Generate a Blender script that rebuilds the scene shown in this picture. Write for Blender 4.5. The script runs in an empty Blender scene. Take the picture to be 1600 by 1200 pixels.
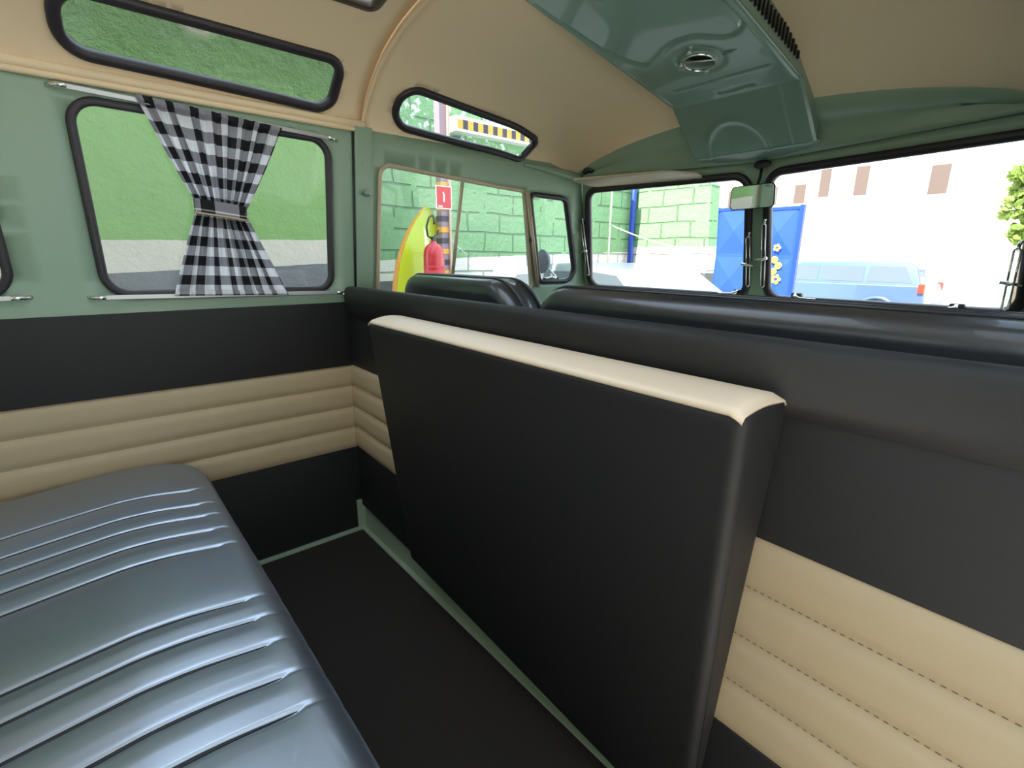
import bpy, bmesh, math, random
from mathutils import Vector, Matrix, Euler
from mathutils.geometry import delaunay_2d_cdt
random.seed(7)
PI = math.pi
D = bpy.data
col = bpy.context.scene.collection
V = Vector

# ------------------------------------------------------------------ materials
def srgb(r, g, b):
    f = lambda c: (c/255/12.92) if c/255 <= .04045 else ((c/255+.055)/1.055)**2.4
    return (f(r), f(g), f(b), 1)

class NT:
    def __init__(s, name):
        s.m = D.materials.new(name); s.m.use_nodes = True
        s.t = s.m.node_tree; s.t.nodes.clear()
        s.out = s.n('ShaderNodeOutputMaterial')
    def n(s, kind, **kw):
        x = s.t.nodes.new(kind)
        for k, v in kw.items():
            if k.startswith('i_'):
                x.inputs[k[2:].replace('_', ' ')].default_value = v
            else: setattr(x, k, v)
        return x
    def l(s, a, b): s.t.links.new(a, b)
    def math(s, op, a, b=0.0, c=None):
        x = s.n('ShaderNodeMath', operation=op)
        for i, v in enumerate((a, b) if c is None else (a, b, c)):
            if isinstance(v, (int, float)): x.inputs[i].default_value = v
            else: s.l(v, x.inputs[i])
        return x.outputs[0]
    def mix(s, fac, a, b):
        x = s.n('ShaderNodeMix', data_type='RGBA')
        for i, v in ((0, fac), (6, a), (7, b)):
            if isinstance(v, (int, float, tuple)): x.inputs[i].default_value = v
            else: s.l(v, x.inputs[i])
        return x.outputs[2]
    def pr(s, color, rough=.5, metal=0., coat=0., spec=.5, bump=None, **kw):
        p = s.n('ShaderNodeBsdfPrincipled')
        if isinstance(color, tuple): p.inputs['Base Color'].default_value = color
        else: s.l(color, p.inputs['Base Color'])
        if isinstance(rough, (int, float)): p.inputs['Roughness'].default_value = rough
        else: s.l(rough, p.inputs['Roughness'])
        p.inputs['Metallic'].default_value = metal
        p.inputs['Coat Weight'].default_value = coat
        p.inputs['Specular IOR Level'].default_value = spec
        if bump is not None: s.l(bump, p.inputs['Normal'])
        s.l(p.outputs[0], s.out.inputs[0])
        return p
    def bump(s, h, strength=.3, dist=.01):
        b = s.n('ShaderNodeBump'); b.inputs['Strength'].default_value = strength
        b.inputs['Distance'].default_value = dist; s.l(h, b.inputs['Height']); return b.outputs[0]
    def noise(s, scale, detail=3, rough=.5, vec=None, dim='3D'):
        x = s.n('ShaderNodeTexNoise'); x.inputs['Scale'].default_value = scale
        x.inputs['Detail'].default_value = detail; x.inputs['Roughness'].default_value = rough
        s.l(vec if vec is not None else s.obj(), x.inputs['Vector']); return x.outputs['Fac']
    def obj(s):
        if not hasattr(s, '_tc'): s._tc = s.n('ShaderNodeTexCoord')
        return s._tc.outputs['Object']
    def uv(s):
        s.obj(); return s._tc.outputs['UV']
    def xyz(s):
        if not hasattr(s, '_sx'):
            s._sx = s.n('ShaderNodeSeparateXYZ'); s.l(s.obj(), s._sx.inputs[0])
        return s._sx.outputs
    def ramp(s, fac, stops):
        r = s.n('ShaderNodeValToRGB'); e = r.color_ramp.elements
        while len(e) < len(stops): e.new(.5)
        for q, (p, c) in zip(e, stops): q.position = p; q.color = c
        s.l(fac, r.inputs[0]); return r.outputs[0]

def simple(name, color, rough=.5, metal=0., coat=0., nscale=None, nstr=.1, ndist=.002, var=0., spec=.5):
    t = NT(name); c = color
    if var:
        c = t.mix(t.math('MULTIPLY', t.noise(3, 4), 1.0), tuple(x*(1-var) for x in color[:3])+(1,), tuple(min(1, x*(1+var)) for x in color[:3])+(1,))
    b = t.bump(t.noise(nscale, 3), nstr, ndist) if nscale else None
    t.pr(c, rough, metal, coat, spec, b)
    return t.m

M = {}
M['green'] = simple('green_paint', srgb(140, 162, 138), .35, coat=.1, nscale=6, nstr=.06, ndist=.01, var=.05)
M['green_gloss'] = simple('glossy_green_paint', srgb(122, 146, 132), .22, coat=.5, nscale=5, nstr=.05, ndist=.01, var=.05)
M['green_dull'] = simple('dull_green_sill_paint', srgb(142, 158, 132), .5, nscale=8, nstr=.1, ndist=.01, var=.1)
M['vinyl'] = simple('black_vinyl', srgb(20, 18, 18), .6, nscale=450, nstr=.25, ndist=.0006, var=.08)
M['cream'] = simple('cream_vinyl', srgb(178, 157, 124), .5, nscale=400, nstr=.2, ndist=.0005, var=.03)
M['cream_lit'] = simple('lit_cream_vinyl', srgb(228, 206, 180), .45, nscale=400, nstr=.2, ndist=.0005, var=.03)  # the cream vinyl again, paler to put the light on top into colour
M['leather'] = simple('black_seat_vinyl', srgb(38, 40, 46), .42, coat=.35, nscale=220, nstr=.1, ndist=.0006, spec=1.0)
M['seat_front'] = simple('black_front_seat_vinyl', srgb(32, 34, 40), .34, coat=.4, nscale=220, nstr=.1, ndist=.0006, spec=.9)
for n_ in M['leather'].node_tree.nodes:  # bluish tint on reflections and sheen stands in for sky light
    if n_.type == 'BSDF_PRINCIPLED':
        n_.inputs['IOR'].default_value = 2.8; n_.inputs['Specular Tint'].default_value = (.80, .88, 1, 1)
        n_.inputs['Sheen Weight'].default_value = .1; n_.inputs['Sheen Roughness'].default_value = .4; n_.inputs['Sheen Tint'].default_value = (.6, .75, 1, 1)
M['piping'] = simple('seat_piping', srgb(40, 42, 50), .3, coat=.4)
M['headliner'] = simple('beige_headliner', srgb(234, 208, 170), .65, nscale=300, nstr=.25, ndist=.0008, var=.03)
M['visor'] = simple('visor_fabric', srgb(216, 196, 168), .6, nscale=40, nstr=.3, ndist=.004)
M['carpet'] = simple('dark_floor_mat', srgb(31, 23, 17), .95, nscale=500, nstr=.6, ndist=.002, var=.25)
M['rubber'] = simple('black_rubber', srgb(44, 38, 42), .42, nscale=50, nstr=.1)
M['chrome'] = simple('chrome', srgb(225, 222, 215), .15, metal=1)
M['alu'] = simple('aluminium_rail', srgb(190, 188, 184), .35, metal=.8)
M['tanbar'] = simple('tan_window_channel', srgb(186, 168, 142), .4, metal=.2)
M['black_plastic'] = simple('black_plastic', srgb(25, 25, 27), .4)
M['dark_hole'] = simple('dark_lamp_lens', srgb(70, 55, 45), .3)
M['mirror'] = simple('mirror_glass', srgb(235, 240, 238), .02, metal=1)
M['red'] = simple('red_enamel', srgb(190, 14, 30), .35, coat=.5)
M['sign_red'] = simple('sign_red', srgb(200, 24, 40), .5)
M['white'] = simple('white_paint', srgb(235, 232, 226), .6)
M['thread'] = simple('stitch_thread', srgb(96, 84, 70), .8)
M['blue'] = simple('blue_gate_paint', srgb(34, 76, 178), .5, nscale=10, nstr=.2, var=.12)
M['blue_pipe'] = simple('blue_pipe_paint', srgb(30, 66, 170), .4)
M['yellow'] = simple('yellow_paint', srgb(240, 210, 80), .5)
M['lime'] = simple('lime_board', srgb(190, 205, 30), .3, coat=.4, var=.1)
M['board_cream'] = simple('cream_board', srgb(245, 235, 190), .35, coat=.3)
M['orange'] = simple('orange_rail', srgb(225, 150, 60), .4)
M['silver'] = simple('silver_car_paint', srgb(165, 170, 180), .3, metal=.3, coat=.6)
M['bluecar'] = simple('blue_grey_car_paint', srgb(84, 104, 150), .3, metal=.2, coat=.6)
M['carglass'] = simple('car_window_glass', srgb(92, 100, 108), .08, coat=.5)
M['tyre'] = simple('tyre_rubber', srgb(30, 30, 30), .8)
M['taillight'] = simple('tail_light', srgb(210, 60, 40), .3)
M['facade'] = simple('white_facade', srgb(240, 236, 228), .8, nscale=3, nstr=.1, var=.02)
M['pinkfacade'] = simple('pinkish_facade', srgb(215, 195, 185), .8, nscale=2, nstr=.3, var=.15)
M['shutter'] = simple('brown_shutter', srgb(98, 80, 72), .7)
M['winglass'] = simple('window_pane_grey', srgb(128, 126, 112), .6)
M['rope'] = simple('white_rope', srgb(225, 220, 200), .8)
M['bark'] = simple('bark', srgb(110, 95, 75), .9, nscale=20, nstr=.5, ndist=.02, var=.2)
M['concrete'] = simple('concrete_ground', srgb(176, 172, 164), .85, nscale=12, nstr=.3, ndist=.01, var=.12)
M['polegrey'] = simple('pole_band_black', srgb(62, 56, 68), .6)
M['poleyel'] = simple('pole_band_yellow', srgb(226, 165, 66), .6)

def m_leaf():
    t = NT('leaves'); c = t.mix(t.noise(6, 2), srgb(92, 120, 50), srgb(165, 180, 90))
    p = t.n('ShaderNodeBsdfPrincipled'); t.l(c, p.inputs['Base Color']); p.inputs['Roughness'].default_value = .6
    tr = t.n('ShaderNodeBsdfTranslucent'); t.l(c, tr.inputs[0])
    mx = t.n('ShaderNodeMixShader'); mx.inputs[0].default_value = .35
    t.l(p.outputs[0], mx.inputs[1]); t.l(tr.outputs[0], mx.inputs[2]); t.l(mx.outputs[0], t.out.inputs[0]); return t.m
M['leaf'] = m_leaf()

def m_glass():
    t = NT('window_glass')
    tr = t.n('ShaderNodeBsdfTransparent'); tr.inputs[0].default_value = (.93, .97, .95, 1)
    gl = t.n('ShaderNodeBsdfGlossy'); gl.inputs['Roughness'].default_value = .02
    fr = t.n('ShaderNodeFresnel'); fr.inputs['IOR'].default_value = 1.5
    mx = t.n('ShaderNodeMixShader'); t.l(fr.outputs[0], mx.inputs[0])
    t.l(tr.outputs[0], mx.inputs[1]); t.l(gl.outputs[0], mx.inputs[2])
    # thin dusty film on the pane, strengthened to stand in for haze
    df = t.n('ShaderNodeBsdfDiffuse'); df.inputs[0].default_value = (.9, .92, .9, 1)
    m2 = t.n('ShaderNodeMixShader')
    dust_haze = t.math('MULTIPLY', t.math('POWER', t.noise(7, 5, .6), 3.0), .22)
    t.l(dust_haze, m2.inputs[0]); t.l(mx.outputs[0], m2.inputs[1]); t.l(df.outputs[0], m2.inputs[2])
    t.l(m2.outputs[0], t.out.inputs[0]); return t.m
M['glass'] = m_glass()

def m_gingham(name='gingham_cloth', trans=.35):
    t = NT(name)
    sx = t.n('ShaderNodeSeparateXYZ'); t.l(t.uv(), sx.inputs[0])
    a = t.math('GREATER_THAN', t.math('FRACT', t.math('MULTIPLY', sx.outputs[0], .5)), .5)
    b = t.math('GREATER_THAN', t.math('FRACT', t.math('MULTIPLY', sx.outputs[1], .5)), .5)
    s = t.math('MULTIPLY', t.math('ADD', a, b), .5)
    c = t.ramp(s, [(0, srgb(246, 243, 248)), (.5, srgb(156, 152, 160)), (1, srgb(30, 28, 32))])
    p = t.n('ShaderNodeBsdfPrincipled'); t.l(c, p.inputs['Base Color']); p.inputs['Roughness'].default_value = .85
    tr = t.n('ShaderNodeBsdfTranslucent'); t.l(c, tr.inputs[0])
    mx = t.n('ShaderNodeMixShader'); mx.inputs[0].default_value = trans
    t.l(p.outputs[0], mx.inputs[1]); t.l(tr.outputs[0], mx.inputs[2]); t.l(mx.outputs[0], t.out.inputs[0]); return t.m
M['gingham'] = m_gingham()

def m_wall(name, top_a, top_b, bot_a, bot_b, bricks, axis='Y', peel=None, wcol=(srgb(212, 204, 190), srgb(236, 230, 220)), gcol=(srgb(112, 152, 108), srgb(134, 170, 124))):
    """painted wall: green above, white band, dark grey base; band edges are lines z = a + b*along"""
    t = NT(name); X = t.xyz(); al = X[1] if axis == 'Y' else X[0]; z = X[2]
    wob = t.math('MULTIPLY', t.math('SUBTRACT', t.noise(5, 3), .5), .02)
    zt = t.math('ADD', t.math('MULTIPLY_ADD', al, top_b, top_a), wob)
    zb = t.math('ADD', t.math('MULTIPLY_ADD', al, bot_b, bot_a), wob)
    above = t.math('GREATER_THAN', z, zt); low = t.math('LESS_THAN', z, zb)
    g = t.mix(t.noise(1.3, 4, .6), gcol[0], gcol[1])
    rough = t.noise(16, 5, .62)
    if peel:
        pm = t.math('MULTIPLY', t.math('GREATER_THAN', t.noise(11, 6, .7), .56), t.math('GREATER_THAN', z, peel))
        g = t.mix(pm, g, srgb(205, 222, 212))
    w = t.mix(t.noise(4, 4), wcol[0], wcol[1])
    gy = t.mix(t.noise(3, 3), srgb(84, 84, 86), srgb(112, 110, 110))
    c = t.mix(low, t.mix(above, w, g), gy)
    if bricks:
        cv = t.n('ShaderNodeCombineXYZ')
        wv = t.math('MULTIPLY', t.math('SUBTRACT', t.noise(2.2, 2), .5), .10)
        t.l(t.math('ADD', al, wv), cv.inputs[0]); t.l(t.math('ADD', z, t.math('MULTIPLY', wv, .35)), cv.inputs[1])
        b = t.n('ShaderNodeTexBrick'); b.inputs['Scale'].default_value = 1
        b.inputs['Brick Width'].default_value = .42; b.inputs['Row Height'].default_value = .2
        b.inputs['Mortar Size'].default_value = .011; b.inputs['Mortar Smooth'].default_value = .6
        t.l(cv.outputs[0], b.inputs['Vector'])
        gap = t.math('MULTIPLY', b.outputs['Fac'], t.math('GREATER_THAN', t.noise(2.6, 3), .42))
        h = t.math('ADD', t.math('MULTIPLY', gap, -1.0), t.math('MULTIPLY', rough, .5))
        c = t.mix(t.math('MULTIPLY', gap, .5), c, srgb(62, 98, 62))
        bp = t.bump(h, .9, .03)
    else:
        up = t.math('MINIMUM', t.math('MAXIMUM', t.math('MULTIPLY_ADD', z, 2.2, -3.7), .06), 1.0)
        vo = t.noise(7, 6, .75)
        bp = t.bump(t.math('MULTIPLY', vo, up), 1.0, .30)
    t.pr(c, .75, bump=bp)
    return t.m
M['wall_near'] = m_wall('smooth_green_plaster', 1.016, .027, .845, .042, False, wcol=(srgb(172, 160, 146), srgb(196, 186, 170)), gcol=(srgb(104, 138, 76), srgb(124, 154, 90)))
M['wall_block'] = m_wall('green_block_wall', .84, .033, .70, .008, True, peel=1.95)
M['wall_ret'] = m_wall('green_return_wall', 1.10, 0.0, .78, 0, True, axis='X', peel=9)

# ------------------------------------------------------------------ object helpers
def link(name, me, mat=None, parent=None, smooth=True):
    o = D.objects.new(name, me); col.objects.link(o)
    if mat: me.materials.append(M[mat] if isinstance(mat, str) else mat)
    if smooth: me.shade_smooth()
    if parent: o.parent = parent
    return o
def ob(name, bm, mat, parent=None, smooth=False, auto=None):
    me = D.meshes.new(name); bm.normal_update(); bm.to_mesh(me); bm.free()
    o = link(name, me, mat, parent, smooth)
    if auto is not None:
        me.shade_smooth(); me.set_sharp_from_angle(angle=math.radians(auto))
    return o
def tag(o, label=None, cat=None, group=None, kind=None):
    if label: o['label'] = label
    if cat: o['category'] = cat
    if group: o['group'] = group
    if kind: o['kind'] = kind
    return o
def struct(o, label=None, cat=None):
    return tag(o, label, cat, kind='structure')
def thing(name, loc, label, cat, group=None):
    o = D.objects.new(name, None); col.objects.link(o); o.location = loc; o.empty_display_size = .05
    return tag(o, label, cat, group)
def rel(parent): return V(parent.location)

def box(bm, lo, hi, bev=0, mat=None, seg=2):
    lo, hi = V(lo), V(hi); c = (lo+hi)/2; s = hi-lo
    r = bmesh.ops.create_cube(bm, size=1); vs = r['verts']
    for v in vs: v.co = V((v.co.x*s.x, v.co.y*s.y, v.co.z*s.z))
    if bev:
        es = list({e for v in vs for e in v.link_edges})
        rb = bmesh.ops.bevel(bm, geom=es, offset=min(bev, min(s)*.49), segments=seg, profile=.7, affect='EDGES')
        vs = list({v for v in rb['verts']} | {v for v in vs if v.is_valid})
    for v in vs: v.co += c
    if mat:
        for v in vs: v.co = mat @ v.co
    return vs
def hexa(bm, pts, bev=0, seg=3):
    """8 corners: 0-3 bottom ccw, 4-7 top ccw"""
    vs = [bm.verts.new(p) for p in pts]
    fs = [bm.faces.new([vs[i] for i in f]) for f in ((3, 2, 1, 0), (4, 5, 6, 7), (0, 1, 5, 4), (1, 2, 6, 5), (2, 3, 7, 6), (3, 0, 4, 7))]
    if bev:
        bmesh.ops.bevel(bm, geom=list({e for f in fs for e in f.edges}), offset=bev, segments=seg, profile=.6, affect='EDGES')
def tube(bm, pts, r, n=10, closed=False, caps=True, flat=None):
    """flat = (normal vector, width factor) squashes the section"""
    pts = [V(p) for p in pts]; N = len(pts); rings = []
    prev = None
    for i, p in enumerate(pts):
        a = pts[(i-1) % N] if (closed or i > 0) else p
        b = pts[(i+1) % N] if (closed or i < N-1) else p
        t = (b-a).normalized()
        if prev is None:
            up = V((0, 0, 1)) if abs(t.z) < .9 else V((1, 0, 0))
            x = t.cross(up).normalized()
        else:
            x = (prev - t*prev.dot(t)).normalized()
        prev = x; y = t.cross(x)
        rr = r[i] if isinstance(r, (list, tuple)) else r
        rings.append([bm.verts.new(p + (x*math.cos(2*PI*k/n) + y*math.sin(2*PI*k/n))*rr) for k in range(n)])
    for i in range(N if closed else N-1):
        A, B = rings[i], rings[(i+1) % N]
        for k in range(n): bm.faces.new((A[k], A[(k+1) % n], B[(k+1) % n], B[k]))
    if not closed and caps:
        bm.faces.new(rings[0][::-1]); bm.faces.new(rings[-1])
def lathe(bm, prof, n=24, M4=None):
    rings = []
    for r, z in prof:
        rings.append([bm.verts.new(V((r*math.cos(2*PI*k/n), r*math.sin(2*PI*k/n), z))) for k in range(n)] if r > 1e-6 else [bm.verts.new(V((0, 0, z)))])
    for A, B in zip(rings[:-1], rings[1:]):
        for k in range(n):
            a, b = A[k % len(A)], A[(k+1) % len(A)]; c, d = B[(k+1) % len(B)], B[k % len(B)]
            f = []
            for v in (a, b, c, d):
                if v not in f: f.append(v)
            if len(f) > 2: bm.faces.new(f)
    if M4:
        for R in rings:
            for v in R: v.co = M4 @ v.co
def rrect(corners, radii, n=8):
    """rounded polygon through corners (ccw) with a radius each"""
    out = []; N = len(corners)
    for i, (c, r) in enumerate(zip(corners, radii)):
        c = V(c); a = (V(corners[i-1])-c); b = (V(corners[(i+1) % N])-c)
        la, lb = a.length, b.length; a.normalize(); b.normalize()
        ang = a.angle(b); d = min(r/math.tan(ang/2), la*.49, lb*.49); rr = d*math.tan(ang/2)
        bis = (a+b).normalized(); cen = c + bis*(rr/math.sin(ang/2))
        s = (c+a*d)-cen; e = (c+b*d)-cen
        tot = math.atan2(s.x*e.y-s.y*e.x, s.dot(e))
        for k in range(n+1):
            w = tot*k/n
            out.append(V((cen.x+s.x*math.cos(w)-s.y*math.sin(w), cen.y+s.x*math.sin(w)+s.y*math.cos(w))))
    return out
def densify(poly, step):
    out = []
    for a, b in zip(poly, poly[1:]+poly[:1]):
        k = max(1, int((b-a).length/step))
        out += [a+(b-a)*i/k for i in range(k)]
    return out
def inside(p, poly):
    c = False; x, y = p
    for a, b in zip(poly, poly[1:]+poly[:1]):
        if (a.y > y) != (b.y > y) and x < (b.x-a.x)*(y-a.y)/(b.y-a.y)+a.x: c = not c
    return c
def offset(poly, d):
    """inset ccw polygon by d"""
    out = []; N = len(poly)
    for i in range(N):
        t = (poly[(i+1) % N]-poly[i-1]).normalized()
        out.append(poly[i]+V((-t.y, t.x))*d)
    return out
def cdt(outer, holes=(), step=.05, jitter=True):
    loops = [densify(outer, step)]+[densify(h, step) for h in holes]
    pts = []; edges = []
    for L in loops:
        s = len(pts); pts += L; edges += [(s+i, s+(i+1) % len(L)) for i in range(len(L))]
    xs = [p.x for p in outer]; ys = [p.y for p in outer]
    nx = int((max(xs)-min(xs))/step); ny = int((max(ys)-min(ys))/step)
    for i in range(1, nx+1):
        for j in range(1, ny+1):
            p = V((min(xs)+i*(max(xs)-min(xs))/(nx+1), min(ys)+j*(max(ys)-min(ys))/(ny+1)))
            if inside(p, outer) and not any(inside(p, h) for h in holes): pts.append(p)
    r = delaunay_2d_cdt([V(p) for p in pts], edges, [], 0, 1e-6)
    vs, fs = r[0], r[2]; out = []
    for f in fs:
        c = sum((vs[i] for i in f), V((0, 0)))/len(f)
        if inside(c, outer) and not any(inside(c, h) for h in holes): out.append(f)
    return vs, out
def sheet(bm, outer, holes, step, fn):
    vs, fs = cdt(outer, holes, step); used = sorted({i for f in fs for i in f}); mp = {i: bm.verts.new(fn(vs[i].x, vs[i].y)) for i in used}
    for f in fs: bm.faces.new([mp[i] for i in f])
def grid(bm, nu, nv, fn, uvl=None, uvfn=None):
    vs = [[bm.verts.new(fn(i/nu, j/nv)) for j in range(nv+1)] for i in range(nu+1)]
    for i in range(nu):
        for j in range(nv):
            f = bm.faces.new((vs[i][j], vs[i+1][j], vs[i+1][j+1], vs[i][j+1]))
            if uvl:
                for lp, (a, b) in zip(f.loops, ((i, j), (i+1, j), (i+1, j+1), (i, j+1))): lp[uvl].uv = uvfn(a/nu, b/nv)
    return vs
def surf_normal(fn, u, v, flip=1):
    e = .002
    return ((fn(u+e, v)-fn(u-e, v)).cross(fn(u, v+e)-fn(u, v-e))).normalized()*flip
def seal(bm, path, fn, w=.02, h=.012, flip=1, lift=0., n=12):
    """sweep an oval rubber section along a closed 2-D path lying on a surface"""
    path = densify(path, .04); N = len(path); P = [fn(p.x, p.y) for p in path]; rings = []
    for i in range(N):
        t = (P[(i+1) % N]-P[i-1]).normalized(); nr = surf_normal(fn, path[i].x, path[i].y, flip); s = t.cross(nr).normalized()
        rings.append([bm.verts.new(P[i]+nr*lift + s*(w/2)*math.copysign(abs(math.cos(a))**.7, math.cos(a)) + nr*h*math.copysign(abs(math.sin(a))**.7, math.sin(a))) for a in (2*PI*k/n for k in range(n))])
    for i in range(N):
        A, B = rings[i], rings[(i+1) % N]
        for k in range(n): bm.faces.new((A[k], A[(k+1) % n], B[(k+1) % n], B[k]))

def solid(o, th, off=None):
    m = o.modifiers.new('thick', 'SOLIDIFY'); m.thickness = th
    if off is None:                              # thicken away from the middle of the van
        s = sum((p.normal.dot(V((0, .5, .9))-p.center)*p.area for p in o.data.polygons))
        off = -1 if s > 0 else 1
    m.offset = off; return o

# ------------------------------------------------------------------ body surfaces of the van
def sm(a, b, x):
    t = min(1, max(0, (x-a)/(b-a))); return t*t*(3-2*t)
def xw(z, y):                                   # inner face of the left side (x<0)
    x = -.76 + (max(0, z-.85)/.47)*.06
    return x + .05*sm(1.2, 1.72, y)
def yf(x, z):                                   # windscreen panel
    return 1.85 - .24*(z-.82) - .19*math.sqrt(x*x+.0004)
def Wl(y, z): return V((xw(z, y), y, z))
def Wr(y, z): return V((-xw(z, y)+.12*(1-sm(.8, 1.6, y)), y, z))
def Fr(x, z): return V((x, yf(x, z), z))
def yedge(z): return yf(.70, z)

REAR = [(-.70, 1.32), (-.677, 1.354), (-.636, 1.395), (-.569, 1.443), (-.509, 1.472), (-.42, 1.50), (-.30, 1.520), (-.19, 1.530), (0, 1.535)]
FRONT = [(-.672, 1.262), (-.668, 1.268), (-.655, 1.277), (-.625, 1.290), (-.57, 1.307), (-.45, 1.333), (-.32, 1.352), (-.19, 1.364), (0, 1.37)]
REAR += [(-x, z) for x, z in REAR[-2::-1]]; FRONT += [(-x, z) for x, z in FRONT[-2::-1]]
arc = [0]
for a, b in zip(REAR[:-1], REAR[1:]): arc.append(arc[-1]+math.hypot(b[0]-a[0], b[1]-a[1]))
VT = arc[-1]
def prof(P, v):
    if v <= 0: a, b, t = P[0], P[1], v/arc[1]; a = P[0]; return (a[0]-(-v)*.13 if P is REAR else a[0]-(-v)*.1, a[1]+v)
    if v >= VT: a = P[-1]; return (a[0]+(v-VT)*.13, a[1]-(v-VT))
    for i in range(len(arc)-1):
        if v <= arc[i+1]:
            t = (v-arc[i])/(arc[i+1]-arc[i]); n = len(P)
            p0, p1, p2, p3 = P[max(0, i-1)], P[i], P[i+1], P[min(n-1, i+2)]
            return tuple(.5*((2*p1[k])+(-p0[k]+p2[k])*t+(2*p0[k]-5*p1[k]+4*p2[k]-p3[k])*t*t+(-p0[k]+3*p1[k]-3*p2[k]+p3[k])*t**3) for k in (0, 1))
    return P[-1]
def Rf(y, v):
    e = max(0, min(1, (y-1.2)/.42))**1.7
    a, b = prof(REAR, v), prof(FRONT, v)
    bul = .012*sm(.60, .69, y)*(1 if y < .6905 else 0)*sm(0, .05, v)*sm(0, .05, VT-v)
    x = a[0]+(b[0]-a[0])*e; z = a[1]+(b[1]-a[1])*e
    return V((x+.12*max(0, x/.7)**2*(1-sm(.8, 1.6, y)), y, z+bul))
mir = lambda P: [V((p.x, VT-p.y)) for p in P][::-1]

# --- window outlines on the left side (y, z), ccw
W1 = rrect([(.035, .852), (.588, .848), (.592, 1.268), (.028, 1.276)], [.055, .045, .05, .05])
W0 = rrect([(-.72, .855), (-.128, .858), (-.135, 1.275), (-.72, 1.275)], [.05, .055, .05, .05])
WD = rrect([(.742, .82), (1.425, .82), (1.345, 1.196), (.752, 1.226)], [.02, .02, .02, .035])
WV = rrect([(1.455, .852), (1.655, .852), (1.545, 1.182), (1.368, 1.188)], [.02, .05, .035, .02])
SA = rrect([(.032, .048), (.598, .030), (.598, .172), (.032, .180)], [.055, .045, .045, .055])
SB = rrect([(.785, .025), (1.315, -.012), (1.355, .088), (.785, .150)], [.058, .03, .02, .062])
PL = rrect([(-.683, .825), (-.036, .815), (-.030, 1.222), (-.640, 1.218)], [.045, .05, .05, .045])
PR_ = rrect([(.036, .815), (.690, .825), (.668, 1.222), (.030, 1.222)], [.05, .045, .03, .05])

# --- left wall
bm = bmesh.new()
top = [V((y, 1.34)) for y in (1.595,)]
outer = [V((-1.2, .60)), V((1.745, .60)), V((1.70, .85)), V((1.598, 1.28)), V((1.45, 1.305)), V((.75, 1.325)), V((-1.2, 1.335))]
outer = [V((-1.2, .60)), V((yedge(.60)+.004, .60)), V((yedge(.85)+.004, .85)), V((yedge(1.262)+.004, 1.262)), V((1.45, 1.305)), V((.75, 1.325)), V((-1.2, 1.335))]
sheet(bm, outer, [W0, W1, WD, WV], .06, Wl)
wl = solid(struct(ob('wall_left', bm, 'green', smooth=True), 'pale green painted metal side of the van interior with windows', 'wall'), .02)
# right wall: cab part and rear quarter; the loading doors between stand open
bm = bmesh.new()
oc = [V((.69, .60)), V((yedge(.60)+.004, .60)), V((yedge(.85)+.004, .85)), V((yedge(1.262)+.004, 1.262)), V((1.45, 1.305)), V((.69, 1.325))]
sheet(bm, oc, [WD, WV], .06, Wr)
sheet(bm, [V((-1.2, 0)), V((-.62, 0)), V((-.62, 1.33)), V((-1.2, 1.33))], [], .1, Wr)
solid(struct(ob('wall_right', bm, 'green', smooth=True)), .02)
for lo_, hi_, nm_ in (((-.785, -1.2, -.03), (-.766, .67, .605), 'wall_left'), ((-.78, .67, 0.0), (-.76, 1.70, .60), 'wall_left'), ((.88, .67, 0.0), (.90, 1.70, .60), 'wall_right'), ((-.72, 1.70, .0), (.72, 1.72, .62), 'wall_front')):
    bm = bmesh.new(); box(bm, lo_, hi_); struct(ob(nm_, bm, 'green'))
bm = bmesh.new()
sheet(bm, [V((-.76, 0)), V((.76, 0)), V((.70, 1.33)), V((.4, 1.5)), V((-.4, 1.5)), V((-.70, 1.33))], [rrect([(-.5, .85), (.5, .85), (.5, 1.25), (-.5, 1.25)], [.05]*4)], .1, lambda x, z: V((x, -1.2, z)))
struct(ob('wall_rear', bm, 'green'))

def window(n, fn, path, glassmat='glass', flip=1, w=.024, h=.012, rub='rubber', inset=.0):
    root = D.objects.new('window_%d' % n, None); col.objects.link(root); struct(root); root.empty_display_size = .05
    c = fn(sum(p.x for p in path)/len(path), sum(p.y for p in path)/len(path)); root.location = c
    bm = bmesh.new(); seal(bm, path, lambda u, v: fn(u, v)-c, w, h, flip)
    ob('rubber_seal', bm, rub, root, smooth=True)
    bm = bmesh.new(); sheet(bm, path, [], .08, lambda u, v: fn(u, v)-c-surf_normal(fn, u, v, flip)*.004)
    ob('glass', bm, glassmat, root, smooth=True)
    return root
flipL = 1 if surf_normal(Wl, .3, 1.0).x > 0 else -1
window(1, Wl, W1, flip=flipL, w=.019, h=.009)
window(2, Wl, W0, flip=flipL, w=.019, h=.009)
window(3, Wl, WV, flip=flipL, w=.020, h=.012)
w4 = window(4, Wl, WD, flip=flipL, w=.014, h=.006, rub='tanbar')
bm = bmesh.new(); c = rel(w4)
tube(bm, [Wl(1.060, 1.212)-c+V((.004, 0, 0)), Wl(1.030, .822)-c+V((.004, 0, 0))], .0065, 8); ob('sliding_pane_channel', bm, 'tanbar', w4, smooth=True)
bm = bmesh.new()
for dy, r_, in ((-.008, .0045), (.0, .0055)):
    tube(bm, [Wl(1.352+dy, 1.195)-c+V((.012, 0, 0)), Wl(1.446+dy, .83)-c+V((.012, 0, 0))], r_, 8)
ob('vent_post', bm, 'tanbar', w4, smooth=True)
bm = bmesh.new(); q = Wl(1.395, 1.02)-c; box(bm, q+V((0, -.012, -.010)), q+V((.016, .008, .010)), .003); ob('vent_catch', bm, 'rubber', w4)
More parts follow.
